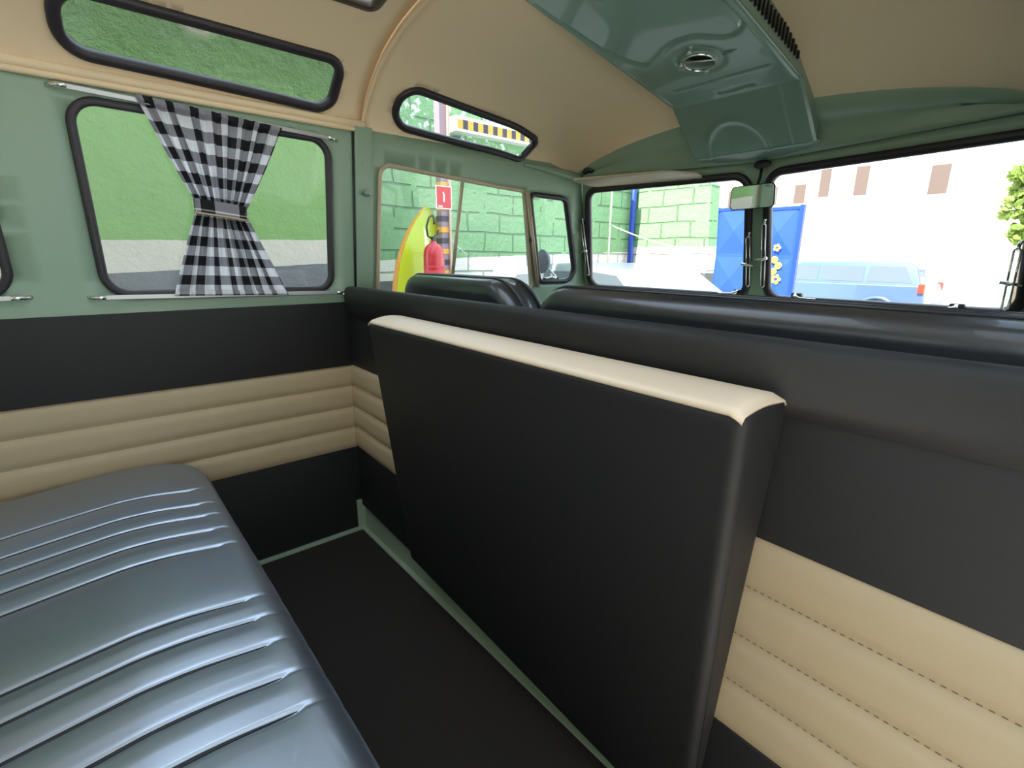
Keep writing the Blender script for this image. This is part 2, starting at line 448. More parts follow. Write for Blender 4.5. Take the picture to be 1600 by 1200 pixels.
bm = bmesh.new(); q = Wl(1.47, .865)-c; tube(bm, [q+V((.01, 0, 0)), q+V((.035, 0, 0)), q+V((.045, .02, .004)), q+V((.045, .05, .0))], .006, 8); ob('vent_handle', bm, 'chrome', w4, smooth=True)
flipRf = 1 if surf_normal(Rf, .3, .1).z < 0 else -1
window(5, Rf, SA, flip=flipRf, w=.025, h=.012)
window(6, Rf, SB, flip=flipRf, w=.023, h=.011)
flipR = 1 if surf_normal(Wr, .9, 1.0).x < 0 else -1
window(7, Wr, WV, flip=flipR, w=.026, h=.014)
window(8, Wr, WD, flip=flipR, w=.014, h=.006, rub='tanbar')
window(9, Rf, mir(SA), flip=flipRf, w=.03)
window(10, Rf, mir(SB), flip=flipRf, w=.03)
flipF = 1 if surf_normal(Fr, .3, 1.0).y < 0 else -1
window(11, Fr, PL, flip=flipF, w=.026, h=.014)
window(12, Fr, PR_, flip=flipF, w=.026, h=.014)

# --- open sliding roof hatch above the rear compartment
HATCH = rrect([(-.30, .362), (.604, .362), (.604, VT-.362), (-.30, VT-.362)], [.02]*4)
bm = bmesh.new(); seal(bm, HATCH, Rf, .022, .010, flipRf)
struct(ob('trim_4', bm, 'dark_hole', smooth=True), 'dark edge of the open sliding roof, just visible at the top of the photo', 'trim')
# --- ceiling linings
bm = bmesh.new()
sheet(bm, [V((-1.2, 0)), V((.69, 0)), V((.69, VT)), V((-1.2, VT))], [SA, mir(SA), HATCH], .03, Rf)
solid(struct(ob('ceiling', bm, 'headliner', smooth=True), 'beige vinyl headliner over the rear compartment', 'ceiling'), .015)
bm = bmesh.new()
oc = [V((.692, -.005)), V((.8, -.022)), V((1.33, -.036)), V((1.45, -.01)), V((1.62, .0)), V((1.62, VT)), V((1.45, VT+.01)), V((1.33, VT+.036)), V((.8, VT+.022)), V((.692, VT+.005))]
sheet(bm, oc, [SB, mir(SB)], .03, Rf)
solid(struct(ob('ceiling', bm, 'headliner', smooth=True), 'beige vinyl headliner over the driver cab', 'ceiling'), .015)
bm = bmesh.new(); tube(bm, [Rf(.694, VT*i/60)-V((0, 0, .003)) for i in range(61)], .0055, 8)
struct(ob('trim_1', bm, 'headliner', smooth=True), 'beige piping arch across the ceiling between the two headliners', 'trim')
bm = bmesh.new()
for dz, r_ in ((.002, .011), (-.013, .0075)):
    tube(bm, [V((xw(1.322+dz, 0)+.004, -1.2+1.9*i/20, 1.328+dz-.006*i/20)) for i in range(21)], r_, 10)
struct(ob('trim_2', bm, 'headliner', smooth=True), 'beige rolled vinyl edging along the top of the left wall', 'trim')

# --- windscreen panel and header
bm = bmesh.new()
of = [V((xw(.60, yedge(.6)), .60)), V((-xw(.60, yedge(.6)), .60)), V((-xw(.85, yedge(.85)), .85)), V((-xw(1.262, yedge(1.262)), 1.262)), V((xw(1.262, yedge(1.262)), 1.262)), V((xw(.85, yedge(.85)), .85))]
sheet(bm, of, [PL, PR_], .05, Fr)
def header(u, v):
    a = Rf(1.62, VT*u)
    if v == 0: return Rf(1.60, -.006+(VT+.012)*u)+V((0, 0, .022))
    xs = a.x*(.655/.672); zb = 1.262
    b = Fr(xs, zb)
    t = v; p = a.lerp(b, t); s = math.sin(PI*t)
    return p + V((0, .011, .018))*s
grid(bm, 40, 8, header)
wf = solid(struct(ob('wall_front', bm, 'green', smooth=True), 'pale green windscreen surround and header panel', 'wall'), .015)
# cab side rail joining roof lining and wall at the front corner
bm = bmesh.new()
tube(bm, [Wl(y, z)+V((.002, 0, 0)) for y, z in ((1.33, 1.288), (1.42, 1.282), (1.50, 1.275), (1.56, 1.268), (1.612, 1.262))], [.006, .012, .016, .018, .014], 10)
struct(ob('trim_3', bm, 'green', smooth=True))
# dashboard
t = thing('dashboard', (0, 1.68, .60), 'green metal dashboard ledge under the windscreen', 'dashboard')
bm = bmesh.new(); hexa(bm, [(-.68, -.06, -.1), (.68, -.06, -.1), (.69, .0, -.1), (-.69, .0, -.1), (-.67, -.09, .16), (.67, -.09, .16), (.67, .005, .195), (-.67, .005, .195)], .012); ob('shelf', bm, 'green_gloss', t, auto=40)
bm = bmesh.new(); tube(bm, [(.34, -.05, .18), (.355, -.055, .203), (.38, -.058, .208), (.45, -.062, .204), (.485, -.062, .198), (.50, -.06, .18)], .004, 8); ob('grab_handle', bm, 'chrome', t, smooth=True)

# pillar between the rear compartment and the cab
t = thing('door_pillar', (-.745, .69, .60), 'pale green pillar between curtained window and cab door window', 'pillar')
bm = bmesh.new()
def rib(y0, y1, d, z0=.83, z1=1.318):
    pts = []
    for z in (z0, z1): pts += [(xw(z, y0)-.002, y0, z), (xw(z, y0)+d, y0, z), (xw(z, y1)+d, y1, z), (xw(z, y1)-.002, y1, z)]
    c = rel(t); hexa(bm, [V(p)-c for p in pts], .003)
rib(.668, .722, .012)
ob('post', bm, 'green', t, auto=40)
bm = bmesh.new(); c = rel(t)
tube(bm, [Wl(.664, z)-c+V((.004, 0, 0)) for z in (.83, 1.0, 1.318)], .003, 8); ob('door_seam', bm, 'rubber', t, smooth=True)
bm = bmesh.new(); q = Wl(.694, 1.135)-c
lathe(bm, [(0, -.002), (.006, -.002), (.006, .016), (.010, .018), (.011, .026), (.008, .031), (0, .032)], 16, Matrix.Translation(q+V((.010, 0, 0))) @ Matrix.Rotation(PI/2, 4, 'Y')); ob('lock_knob', bm, 'green_gloss', t, smooth=True)
for dz in (1.22, 1.03, .93):
    bm = bmesh.new(); q = Wl(.69, dz)-c; lathe(bm, [(0, .0125), (.003, .0125), (.0035, .0115), (.0035, .008)], 10, Matrix.Translation(q) @ Matrix.Rotation(PI/2, 4, 'Y')); ob('screw', bm, 'chrome', t)

# ------------------------------------------------------------------ floor and trim panels
bm = bmesh.new(); box(bm, (-.745, -1.2, -.03), (.88, .635, .004), .002); struct(ob('floor', bm, 'carpet'), 'dark brown-black mat on the van floor', 'floor')
bm = bmesh.new(); box(bm, (-.76, .66, -.03), (.88, 1.70, .0)); struct(ob('floor', bm, 'carpet'))
bm = bmesh.new(); box(bm, (-.775, -1.2, -.03), (-.735, .66, .011), .003)
struct(ob('baseboard_left', bm, 'green_dull'), 'thin pale green sill strip along the left side of the floor', 'baseboard')
bm = bmesh.new(); hexa(bm, [(-.76, .635, -.03), (.88, .635, -.03), (.88, .66, -.03), (-.76, .66, -.03), (-.76, .643, .12), (.88, .643, .12), (.88, .66, .12), (-.76, .66, .12)], .002)
box(bm, (-.76, .622, -.03), (.88, .645, .008), .003)
box(bm, (-.758, .612, .0), (-.742, .645, .115), .002)
struct(ob('baseboard_front', bm, 'green_dull'), 'pale green metal kick strip where the partition meets the floor', 'baseboard')

def pleated(bm, fn, zt, zb, n=4, L0=0., L1=1., depth=.008, nu=24):
    """fn(l, z, d) -> 3-D; zt/zb are functions of l"""
    rows = []
    for i in range(n):
        for k in range(9): rows.append((i+k/8*.999, k/8))
    def f(u, v):
        l = L0+(L1-L0)*u; r = rows[int(round(v*(len(rows)-1)))]
        w = r[0]/n; z = zt(l)+(zb(l)-zt(l))*w; s = r[1]
        d = depth*(1-abs(2*s-1)**4)
        if (r[0] < .01 or r[0] > n-.02): d = max(d, .001)
        return fn(l, z, d)
    grid(bm, nu, len(rows)-1, f)
# left trim panel
t = thing('side_trim_panel', (-.755, -.3, .01), 'black and cream vinyl trim panel on the left wall beneath the windows', 'trim panel')
c = rel(t)
bm = bmesh.new(); box(bm, V((-.766, -1.15, .60))-c, V((-.748, .632, .806))-c, .004); ob('upper_panel', bm, 'vinyl', t, auto=40)
bm = bmesh.new(); pleated(bm, lambda l, z, d: V((-.757+d, l, z))-c, lambda l: .6005, lambda l: .3105, L0=-1.15, L1=.630); ob('pleated_band', bm, 'cream', t, smooth=True)
bm = bmesh.new(); box(bm, V((-.766, -1.15, .012))-c, V((-.750, .632, .312))-c, .003); ob('lower_panel', bm, 'vinyl', t, auto=40)
# partition
t = thing('partition', (0, .64, 0), 'black and cream padded partition behind the front seats, running across the van', 'partition')
c = rel(t)
zc = lambda x: .603-.012*(x+.76)/1.5
zd = lambda x: .314-.042*(x+.76)/1.33
bm = bmesh.new()
hexa(bm, [V(p)-c for p in ((-.757, .630, zc(-.76)), (.875, .630, zc(.875)), (.875, .66, zc(.875)), (-.757, .66, zc(-.76)), (-.745, .630, .80), (.875, .630, .80), (.875, .66, .80), (-.745, .66, .80))], .002)
ob('upper_panel', bm, 'vinyl', t, auto=40)
bm = bmesh.new()
sec = [(.626, .765), (.620, .79), (.617, .81), (.616, .83), (.618, .845), (.624, .854), (.642, .857), (.66, .854), (.672, .843), (.676, .82), (.672, .78), (.65, .772)]
n0 = [[bm.verts.new(V((x, cy+(y-cy)*k, cz+(z-cz)*k))-c) for y, z in sec] for cy, cz in ((.642, .815),) for x, k in ((-.742, .80), (-.738, .93), (-.728, 1.0), (-.3, 1.), (.2, 1.), (.875, 1.))]
for A, B in zip(n0[:-1], n0[1:]):
    for k in range(len(sec)): bm.faces.new((A[k], A[(k+1) % len(sec)], B[(k+1) % len(sec)], B[k]))
bm.faces.new(n0[0]); bm.faces.new(n0[-1][::-1])
bmesh.ops.recalc_face_normals(bm, faces=bm.faces)
r_ = ob('top_roll', bm, 'vinyl', t, smooth=True)
bm = bmesh.new(); lathe(bm, [(0, .002), (.003, .0015), (.004, 0)], 10, Matrix.Translation(V((-.722, .6115, .835))-c) @ Matrix.Rotation(PI/2, 4, 'X')); ob('screw', bm, 'white', t)
bm = bmesh.new(); pleated(bm, lambda l, z, d: V((l, .634-d, z))-c, zc, zd, L0=-.758, L1=.875, nu=40, depth=.009); ob('pleated_band', bm, 'cream', t, smooth=True)
bm = bmesh.new()
for k in (1, 2, 3):
    x = -.60
    while x < .872:
        for_z = zc(x)+(zd(x)-zc(x))*k/4; q = V((x, .6335, for_z+.002))-c
        box(bm, q+V((-.0024, -.0011, -.0009)), q+V((.0024, .0011, .0009))); x += .0095
ob('stitching', bm, 'thread', t, smooth=False)['kind'] = 'stuff'
bm = bmesh.new()
hexa(bm, [V(p)-c for p in ((-.757, .630, .098), (.875, .630, .02), (.875, .644, .02), (-.757, .644, .098), (-.757, .630, zd(-.76)), (.875, .630, zd(.875)), (.875, .66, zd(.875)), (-.757, .66, zd(-.76)))], .002)
ob('lower_panel', bm, 'vinyl', t, auto=40)

# folded jump seat back (wedge leaning on the partition)
t = thing('folded_seat_back', (.15, .60, .012), 'large black slab-shaped seat back with cream top leaning on the partition', 'seat back')
c = rel(t)
def slab(u, v, w):
    """u across 0..1, v height 0..1, w depth 0 front .. 1 back"""
    x = (-.315+(.918)*u) if True else 0
    yfr = .585+(.500-.585)*v; ybk = .613
    zt = .797-.006*u + .0*w
    z = .118-.060*u + (zt-(.118-.060*u))*v
    x += (.0 if u > .5 else -.035*w)*v + .058*(v-1)*max(0, u-.1)
    return V((x, yfr+(ybk-yfr)*w, z))
bm = bmesh.new()
hexa(bm, [slab(0, 0, 0)-c, slab(1, 0, 0)-c, slab(1, 0, 1)-c, slab(0, 0, 1)-c, slab(0, 1, 0)-c, slab(1, 1, 0)-c, slab(1, 1, 1)-c, slab(0, 1, 1)-c], .016, 4)
sb = ob('padded_back', bm, 'vinyl', t, auto=50)
bm = bmesh.new()
def topstrip(u, w):
    a = slab(u, 1, w); e = min(u, 1-u)
    return a - c + V((0, (-.0005 if w < .5 else .0), .0035+.008*math.sin(PI*w)**.8 - .010*max(0, 1-e/.02)**2 - .006*max(0, 1-min(w, 1-w)/.06)**2))
grid(bm, 60, 16, lambda u, v: topstrip(.004+u*.992, .01+.98*v))
o = ob('top_cover', bm, 'cream_lit', t, smooth=True); solid(o, .006, -1)

# ------------------------------------------------------------------ upholstery
def cushion(bm, half, fn, R, drop, step=.03, n=8, insets=6, ztop=lambda a, b: 0., gx=None):
    """half(d) gives outline polygon inset by d; fn(a, b, h) maps to 3-D. Rounded edge radius R, skirt to h=-drop"""
    inner = half(R); vs, fs = None, None
    inner_d = inner
    xs = [p.x for p in inner]; ys = [p.y for p in inner]
    pts = list(inner); N = len(inner); edges = [(i, (i+1) % N) for i in range(N)]
    nx = int((max(xs)-min(xs))/step); ny = int((max(ys)-min(ys))/step)
    safe = offset(inner, step*.4)
    for px_ in (gx or [min(xs)+i*(max(xs)-min(xs))/(nx+1) for i in range(1, nx+1)]):
        for j in range(1, ny+1):
            p = V((px_, min(ys)+j*(max(ys)-min(ys))/(ny+1)))
            if inside(p, safe): pts.append(p)
    r = delaunay_2d_cdt([V(p) for p in pts], edges, [], 0, 1e-7)
    P2, F2 = r[0], r[2]
    mp = {}
    for f in F2:
        cc = sum((P2[i] for i in f), V((0, 0)))/len(f)
        if not inside(cc, inner): continue
        for i in f:
            if i not in mp: mp[i] = bm.verts.new(fn(P2[i].x, P2[i].y, ztop(P2[i].x, P2[i].y)))
        bm.faces.new([mp[i] for i in f])
    prev = [mp[i] for i in range(N)]
    for k in range(1, insets+1):
        a = PI/2*k/insets; o = half(R*(1-math.sin(a)))
        ring = [bm.verts.new(fn(p.x, p.y, ztop(inner[i].x, inner[i].y) - R*(1-math.cos(a)))) for i, p in enumerate(o)]
        for i in range(N): bm.faces.new((prev[i], ring[i], ring[(i+1) % N], prev[(i+1) % N]))
        prev = ring
    o = half(0)
    ring = [bm.verts.new(fn(p.x, p.y, -drop)) for p in o]
    for i in range(N): bm.faces.new((prev[i], ring[i], ring[(i+1) % N], prev[(i+1) % N]))
    bm.faces.new(ring)
    bmesh.ops.recalc_face_normals(bm, faces=bm.faces)

# rear bench
t = thing('bench_seat', (0, -.2, .0), 'shiny black vinyl rear bench seat with pleated cushion, at the left foreground', 'bench seat')
c = rel(t)
BX0, BX1, BY0, BY1 = -.745, .70, -.58, .168
PLEATS = [-.475, -.375, -.305, -.228, -.152, .050, .106, .170, .240, .302, .525, .59, .65]
GX = set()
for p in PLEATS:
    for o_ in (0, .0022, .0045, .008, .013, .02, .028): GX |= {round(p-o_, 4), round(p+o_, 4)}
x_ = BX0
while x_ < BX1: GX.add(round(x_, 4)); x_ += .02
GX = sorted(GX)
GX = [g for i, g in enumerate(GX) if i == 0 or g-GX[i-1] > .0008]
def bh(d):
    n = 10
    rb, rf = .10, .10
    P = rrect([(BX0+d, BY0+d), (BX1-d, BY0+d), (BX1-d, BY1-d), (BX0+d, BY1-d)], [rb-d, rb-d, rf-d, rf-d], n)
    out = []; N = len(P)
    gx = [g for g in GX if BX0+.105 < g < BX1-.105]
    for i in range(N):
        a, b = P[i], P[(i+1) % N]; out.append(a)
        if (i+1) % (n+1) == 0:
            if abs((b-a).x) > abs((b-a).y):
                out += [V((g, a.y)) for g in (gx if b.x > a.x else gx[::-1])]
            else: out += [a+(b-a)*k/30 for k in range(1, 30)]
    return out
def bz(x, y):
    z = .034*max(0, 1-((x-.30)/1.04)**2)-.004 + .010*(1-((y+.2)/.37)**2) - .055*max(0, (-.02-y)/.5) - .010*sm(.02, .17, y) + .004
    d = min(abs(x-p) for p in PLEATS)
    depth = .0075*math.exp(-(d/.0032)**2)+.0034*math.exp(-(d/.022)**2)
    fade = sm(BY0, BY0+.1, y)*(1-.85*sm(BY1-.058, BY1-.040, y))
    return z - depth*fade
bm = bmesh.new()
R_ = .045
cushion(bm, bh, lambda a, b, h: V((a, b, .408+h))-c, R_, .11, step=.016, ztop=bz, gx=GX)
ob('cushion', bm, 'leather', t, smooth=True)
for p in PLEATS:
    bm = bmesh.new(); tube(bm, [V((p, y, .408+bz(p, y)+.0040))-c for y in [BY0+.12+(BY1-.055-BY0-.12)*i/24 for i in range(25)]], [.0030 if k < 20 else .0030-.0006*(k-20) for k in range(25)], 6); ob('crease_shade', bm, 'vinyl', t, smooth=True)  # dark matte tubes along the stitching, painting shade into the creases
bm = bmesh.new(); lp = bh(-.001); tube(bm, [V((p.x, p.y, .408-.042+.0*p.x))-c for p in lp], .0045, 8, closed=True); ob('piping', bm, 'piping', t, smooth=True)
bm = bmesh.new(); box(bm, V((-.74, -.58, .006))-c, V((.69, .10, .298))-c, .006); ob('seat_box', bm, 'vinyl', t, auto=40)

# front seat backs: outline in (x, z), thickness along y, both faces rounded
def seat_back(name, label, x0, x1, z1, y0, y1, rl, rr, z0=.30, lean=.10):
    t = thing(name, ((x0+x1)/2, (y0+y1)/2, 0.001), label, 'seat'); c = rel(t)
    def hf(d): return densify(rrect([(x0+d, z0+d), (x1-d, z0+d), (x1-d, z1-d), (x0+d, z1-d)], [.04, .04, max(.01, rr-d), max(.01, rl-d)], 10), .06) if False else rrect([(x0+d, z0+d), (x1-d, z0+d), (x1-d, z1-d), (x0+d, z1-d)], [.04, .04, max(.008, rr-d), max(.008, rl-d)], 12)
    R = .04; th = (y1-y0)
    def f(a, b, h): return V((a, y0-h+R*0 - lean*(b-z1), b))-c
    def puff(a, b):
        return .012*max(0, 1-((a-(x0+x1)/2)/((x1-x0)/2))**4)*max(0, 1-((b-(z0+z1)/2)/((z1-z0)/2))**4)
    bm = bmesh.new()
    cushion(bm, hf, lambda a, b, h: f(a, b, h), R, th-R*.6, step=.03, ztop=puff)
    ob('backrest', bm, 'seat_front', t, smooth=True)
    bm = bmesh.new(); tube(bm, [f(p.x, p.y, -R*.95) for p in densify(hf(-.001), .03)], .004, 8, closed=True); ob('piping', bm, 'piping', t, smooth=True)
    # back-side piping plus cushion and base in front
    bm = bmesh.new(); tube(bm, [f(p.x, p.y, -(th-R*.6)) for p in densify(hf(.0), .03)], .004, 8, closed=True); ob('piping', bm, 'piping', t, smooth=True)
    bm = bmesh.new(); box(bm, V((x0, y1-.02, .26))-c, V((x1, y1+.42, .42))-c, .05, seg=4); ob('seat_cushion', bm, 'seat_front', t, smooth=True)
    bm = bmesh.new(); box(bm, V((x0+.02, y1-.02, .0))-c, V((x1-.02, y1+.38, .27))-c, .01); ob('seat_box', bm, 'green', t, auto=40)
seat_back('driver_seat', 'black vinyl single driver seat with rounded back showing above the partition', -.715, -.120, .893, .80, .92, .07, .13)
seat_back('passenger_seat', 'wide black vinyl passenger bench back under the windscreen, right of driver seat', -.045, .855, .886, .78, .90, .09, .04)

# ------------------------------------------------------------------ curtain and its rails
def rail(name, p0, p1, label, w=.011):
    t = thing(name, V(p0), label, 'curtain rail', 'curtain rails on the left wall'); c = V(p0); p0, p1 = V(p0), V(p1)
    d = (p1-p0).normalized(); s = V((1, 0, 0)); up = d.cross(s).normalized()
    bm = bmesh.new()
    pts = []
    for z in (-w/2, w/2): pts += [p0-c-s*.002+up*z, p0-c+s*.002+up*z, p1-c+s*.002+up*z, p1-c-s*.002+up*z]
    hexa(bm, pts, .001, 1); ob('rod', bm, 'alu', t)
    for p, sgn in ((p0, 1), (p1, -1)):
        bm = bmesh.new(); q = p-c
        wallx = xw(p.z, p.y)-p.x
        tube(bm, [q+V((wallx, -sgn*.012, 0)), q+V((wallx+.004, -sgn*.008, 0)), q+V((0.002, sgn*.006, 0)), q+V((.004, sgn*.02, 0))], .005, 8)
        ob('end_bracket', bm, 'chrome', t, smooth=True)
    return t
rail('curtain_rail', (xw(1.293, 0)+.018, .012, 1.293), (xw(1.272, .6)+.018, .605, 1.272), 'thin metal curtain rail above the window holding the checked curtain')
rail('curtain_rail', (xw(.85, 0)+.016, .012, .847), (xw(.85, .6)+.016, .618, .838), 'thin metal curtain rail below the window holding the checked curtain')
rail('curtain_rail', (xw(.85, 0)+.016, -.70, .852), (xw(.85, .6)+.016, -.112, .852), 'thin metal curtain rail below the cropped window at the left edge of the photo')

t = thing('curtain', (-.70, .3, 1.05), 'black and white gingham curtain tied in the middle, on the side window', 'curtain')
c = rel(t)
def cur(u, v):
    """u 0..1 along y, v 0 top .. 1 bottom"""
    zt = 1.300-.065*(u*.307+.149-.15)*.0; zt = 1.299-.022*u
    zbm = .846-.008*u
    vm = .50
    # left/right edges
    tl, tr = .150, .462; ml, mr = .250, .356; bl, br = .172, .452
    if v < vm:
        k = v/vm; s = k**1.08; l = tl+(ml-tl)*s; r = tr+(mr-tr)*(s**1.02)
    else:
        k = (v-vm)/(1-vm); s = k**.9; l = ml+(bl-ml)*s; r = mr+(br-mr)*s
    zmid = 1.068-.014*u
    z = zt+(zmid-zt)*(v/vm) if v < vm else zmid+(zbm-zmid)*((v-vm)/(1-vm))
    y = l+(r-l)*u-.005
    gather = 1-abs(v-vm)/vm
    amp = .0045+.0055*gather**.7
    e = min(v, 1-v)
    ph = u*2*PI*9.0+1.2*math.sin(u*7+v*2)+.8*math.sin(v*5+u*11)
    w = math.sin(ph)+.35*math.sin(2.3*ph+v*3)+.25*math.sin(u*2*PI*23+2*v)*(1-gather)
    y += .0035*math.cos(ph)*(r-l)/.3
    x = xw(z, y)+.022+amp*w+.004*gather
    if e < .03: x = xw(z, y)+.029+amp*.4*w+.0015*math.sin(u*2*PI*22)
    return V((x, y, z))-c
bm = bmesh.new(); uvl = bm.loops.layers.uv.new('UVMap')
grid(bm, 260, 120, cur, uvl, lambda u, v: (u*15+.3*math.sin(u*9), v*18.0+1.15))
cl = ob('cloth', bm, 'gingham', t, smooth=True)
bm = bmesh.new(); uvl = bm.loops.layers.uv.new('UVMap')
def tie(u, v):
    a = 2*PI*u; cy = .298; y = cy+.060*math.copysign(abs(math.cos(a))**.6, math.cos(a)); z0 = 1.087-.014*((y-.238)/.12)
    z = z0-.036*v; x = xw(z, y)+.026+.0165*math.copysign(abs(math.sin(a))**.8, math.sin(a))
    return V((x, y, z))-c
grid(bm, 64, 4, tie, uvl, lambda u, v: (u*10+.3, v*1.5+1.0 if v < .8 else .5))
ob('tieback', bm, 'gingham', t, smooth=True)
bm = bmesh.new(); tube(bm, [tie(i/64, .97)+V((0, 0, 0)) for i in range(64)], .0028, 6, closed=True); ob('tieback_edge', bm, 'cream', t, smooth=True)

# ------------------------------------------------------------------ ceiling air duct
t = thing('air_duct', (0, 1.25, 1.48), 'glossy green metal fresh-air duct on the cab ceiling', 'air duct')
c = rel(t)
def dz(y):      # underside height
    return 1.529+(1.408-1.529)*((y-.87)/.64) if y < 1.51 else 1.408-(y-1.51)*.126/.145
wave = [(-.176, 1.00), (-.170, 1.12), (-.141, 1.215), (-.122, 1.249), (-.100, 1.255), (-.079, 1.246), (-.055, 1.233), (-.037, 1.219), (-.012, 1.207), (.013, 1.201), (.04, 1.201), (.066, 1.207), (.09, 1.228), (.111, 1.242), (.128, 1.247), (.144, 1.243), (.160, 1.232), (.168, 1.215), (.168, 1.18), (.160, 1.08), (.150, .95)]
def segd(p, a, b):
    ax, ay = a; bx, by = b; px, py = p; dx, dy = bx-ax, by-ay; L = dx*dx+dy*dy
    k = max(0, min(1, ((px-ax)*dx+(py-ay)*dy)/L)); return math.hypot(px-ax-k*dx, py-ay-k*dy)
def groove(x, y):
    d = min(segd((x, y), a, b) for a, b in zip(wave[:-1], wave[1:]))
    h = .0055*math.exp(-(d/.0055)**2) if d < .02 else 0
    d = segd((x, y), (-.125, 1.413), (.15, 1.409)); h += .004*math.exp(-(d/.004)**2)
    d = abs(math.hypot((x-.018), (y-1.305))-.056); h += .004*math.exp(-(d/.008)**2)
    d = segd((x, y), (-.02, 1.478), (.085, 1.482)); h += .003*math.exp(-(d/.003)**2)-.003*math.exp(-((d-.008)/.003)**2)
    for xx in (-.178, .178):
        d = segd((x, y), (xx, .90), (xx, 1.49)); h -= .0015*math.exp(-(d/.003)**2)
    return h
bm = bmesh.new()
HR = .044
ys = [.87+.0045*i for i in range(143)]; ys = [y for y in ys if y < 1.507]+[1.51]
xs_ = [-.193+.386*i/120 for i in range(121)]
G = [[bm.verts.new(V((x, y, dz(y)+groove(x, y)+(.010*sm(.183, .193, abs(x))**2)))-c) for x in xs_] for y in ys]
for A, B in zip(G[:-1], G[1:]):
    for k in range(120):
        m = sum((v.co for v in (A[k], A[k+1], B[k+1], B[k])), V((0, 0, 0)))/4+c
        if math.hypot(m.x-.018, m.y-1.305) < HR: continue
        bm.faces.new((A[k], B[k], B[k+1], A[k+1]))
# sloping end face with raised arch
ys2 = [1.51+.148*i/40 for i in range(41)]
def archd(x, y):
    # semicircular pressing
    cx, cy, r = -.03, 1.655, .095
    return abs(math.hypot(x-cx, (y-cy)*1.1)-r)
G2 = [[bm.verts.new(V((x, y-.004*math.exp(-(archd(x, y)/.008)**2)-.003*math.exp(-((abs(x-.135))/.0025)**2), dz(y)+.010*sm(.183, .193, abs(x))**2-.004*math.exp(-(archd(x, y)/.008)**2)))-c) for x in xs_] for y in ys2]
for k in range(121): G2[0][k].co = G[-1][k].co + V((0, .0001, .0))
for A, B in zip(G2[:-1], G2[1:]):
    for k in range(120): bm.faces.new((A[k], B[k], B[k+1], A[k+1]))
# sides up to the ceiling, lip at the bottom, return to the header
for side in (0, 120):
    for GG in (G, G2):
        ring = []
        for row in GG:
            v = row[side]; p = v.co+c
            ring.append(bm.verts.new(V((p.x+(.006 if side else -.006), p.y, max(p.z+.004, 1.545 if p.y < 1.3 else 1.545-(p.y-1.3)*.36)))-c))
        for i in range(len(GG)-1): bm.faces.new((GG[i][side], GG[i+1][side], ring[i+1], ring[i]))
low = []
for k in range(0, 121, 4):
    p = G2[-1][k].co
    low.append((bm.verts.new(p+V((0, .001, -.001))), bm.verts.new(p+V((0, .008, -.006))), bm.verts.new(p+V((0, .020, -.002))), bm.verts.new(V((p.x, 1.71-c.y, 1.262-c.z)))))
for A, B in zip(low[:-1], low[1:]):
    for a in range(3): bm.faces.new((A[a], A[a+1], B[a+1], B[a]))
bmesh.ops.recalc_face_normals(bm, faces=bm.faces)
ob('housing', bm, 'green_gloss', t, auto=35)
bm = bmesh.new(); c2 = V((.018, 1.305, 0)); zc_ = dz(1.305)
tilt = Matrix.Rotation(math.atan(-.189), 4, 'X')
Mx = Matrix.Translation(V((.018, 1.305, zc_))-c) @ tilt
lathe(bm, [(.0462, .004), (.0462, -.003), (.043, -.005), (.040, -.003), (.039, .006), (.037, .016)], 40, Mx); ob('vent_ring', bm, 'green_gloss', t, smooth=True)
bm = bmesh.new(); lathe(bm, [(0, .022), (.038, .020)], 32, Mx); ob('vent_flap', bm, 'dark_hole', t)
bm = bmesh.new()
box(bm, (-.040, -.004, -.002), (.040, .004, .002), .001, mat=Mx @ Matrix.Rotation(.35, 4, 'Z'))
lathe(bm, [(0, -.008), (.009, -.007), (.010, -.002), (.010, .006)], 20, Mx @ Matrix.Translation((-.050, -.004, 0)))
lathe(bm, [(0, -.007), (.007, -.006), (.008, -.001), (.008, .004)], 20, Mx @ Matrix.Translation((-.008, .047, 0)))
lathe(bm, [(0, -.007), (.006, -.006), (.007, -.001), (.007, .004)], 20, Mx @ Matrix.Translation((.0, -.052, 0)))
tube(bm, [Mx @ V((.040*math.cos(a), .040*math.sin(a), -.005)) for a in [2*PI*i/40 for i in range(41)]], .0022, 6)
ob('vent_handle', bm, 'chrome', t, auto=40)
bm = bmesh.new(); tube(bm, [Mx @ V((.060, .0, -.001)), Mx @ V((.078, .0, -.004)), Mx @ V((.086, .001, -.002)), Mx @ V((.098, .0, -.001))], [.0015, .003, .003, .0012], 8); ob('catch', bm, 'green_gloss', t, smooth=True)
for i in range(22):
    y = 1.06+.0188*i
    zlo = dz(y)+.022; zhi = min(1.540 if y < 1.3 else 1.540-(y-1.3)*.36, zlo+.045)-.008
    if zhi-zlo < .008: zhi = zlo+.008
    bm = bmesh.new(); box(bm, V((.191, y, zlo))-c, V((.2005, y+.0075, zhi))-c, .0015); ob('louvre_slot', bm, 'black_plastic', t)
bm = bmesh.new(); tube(bm, [V((.191, y, dz(y)+.004))-c for y in [.9+.61*i/20 for i in range(21)]], .0035, 8); ob('edge_bead', bm, 'green_gloss', t, smooth=True)

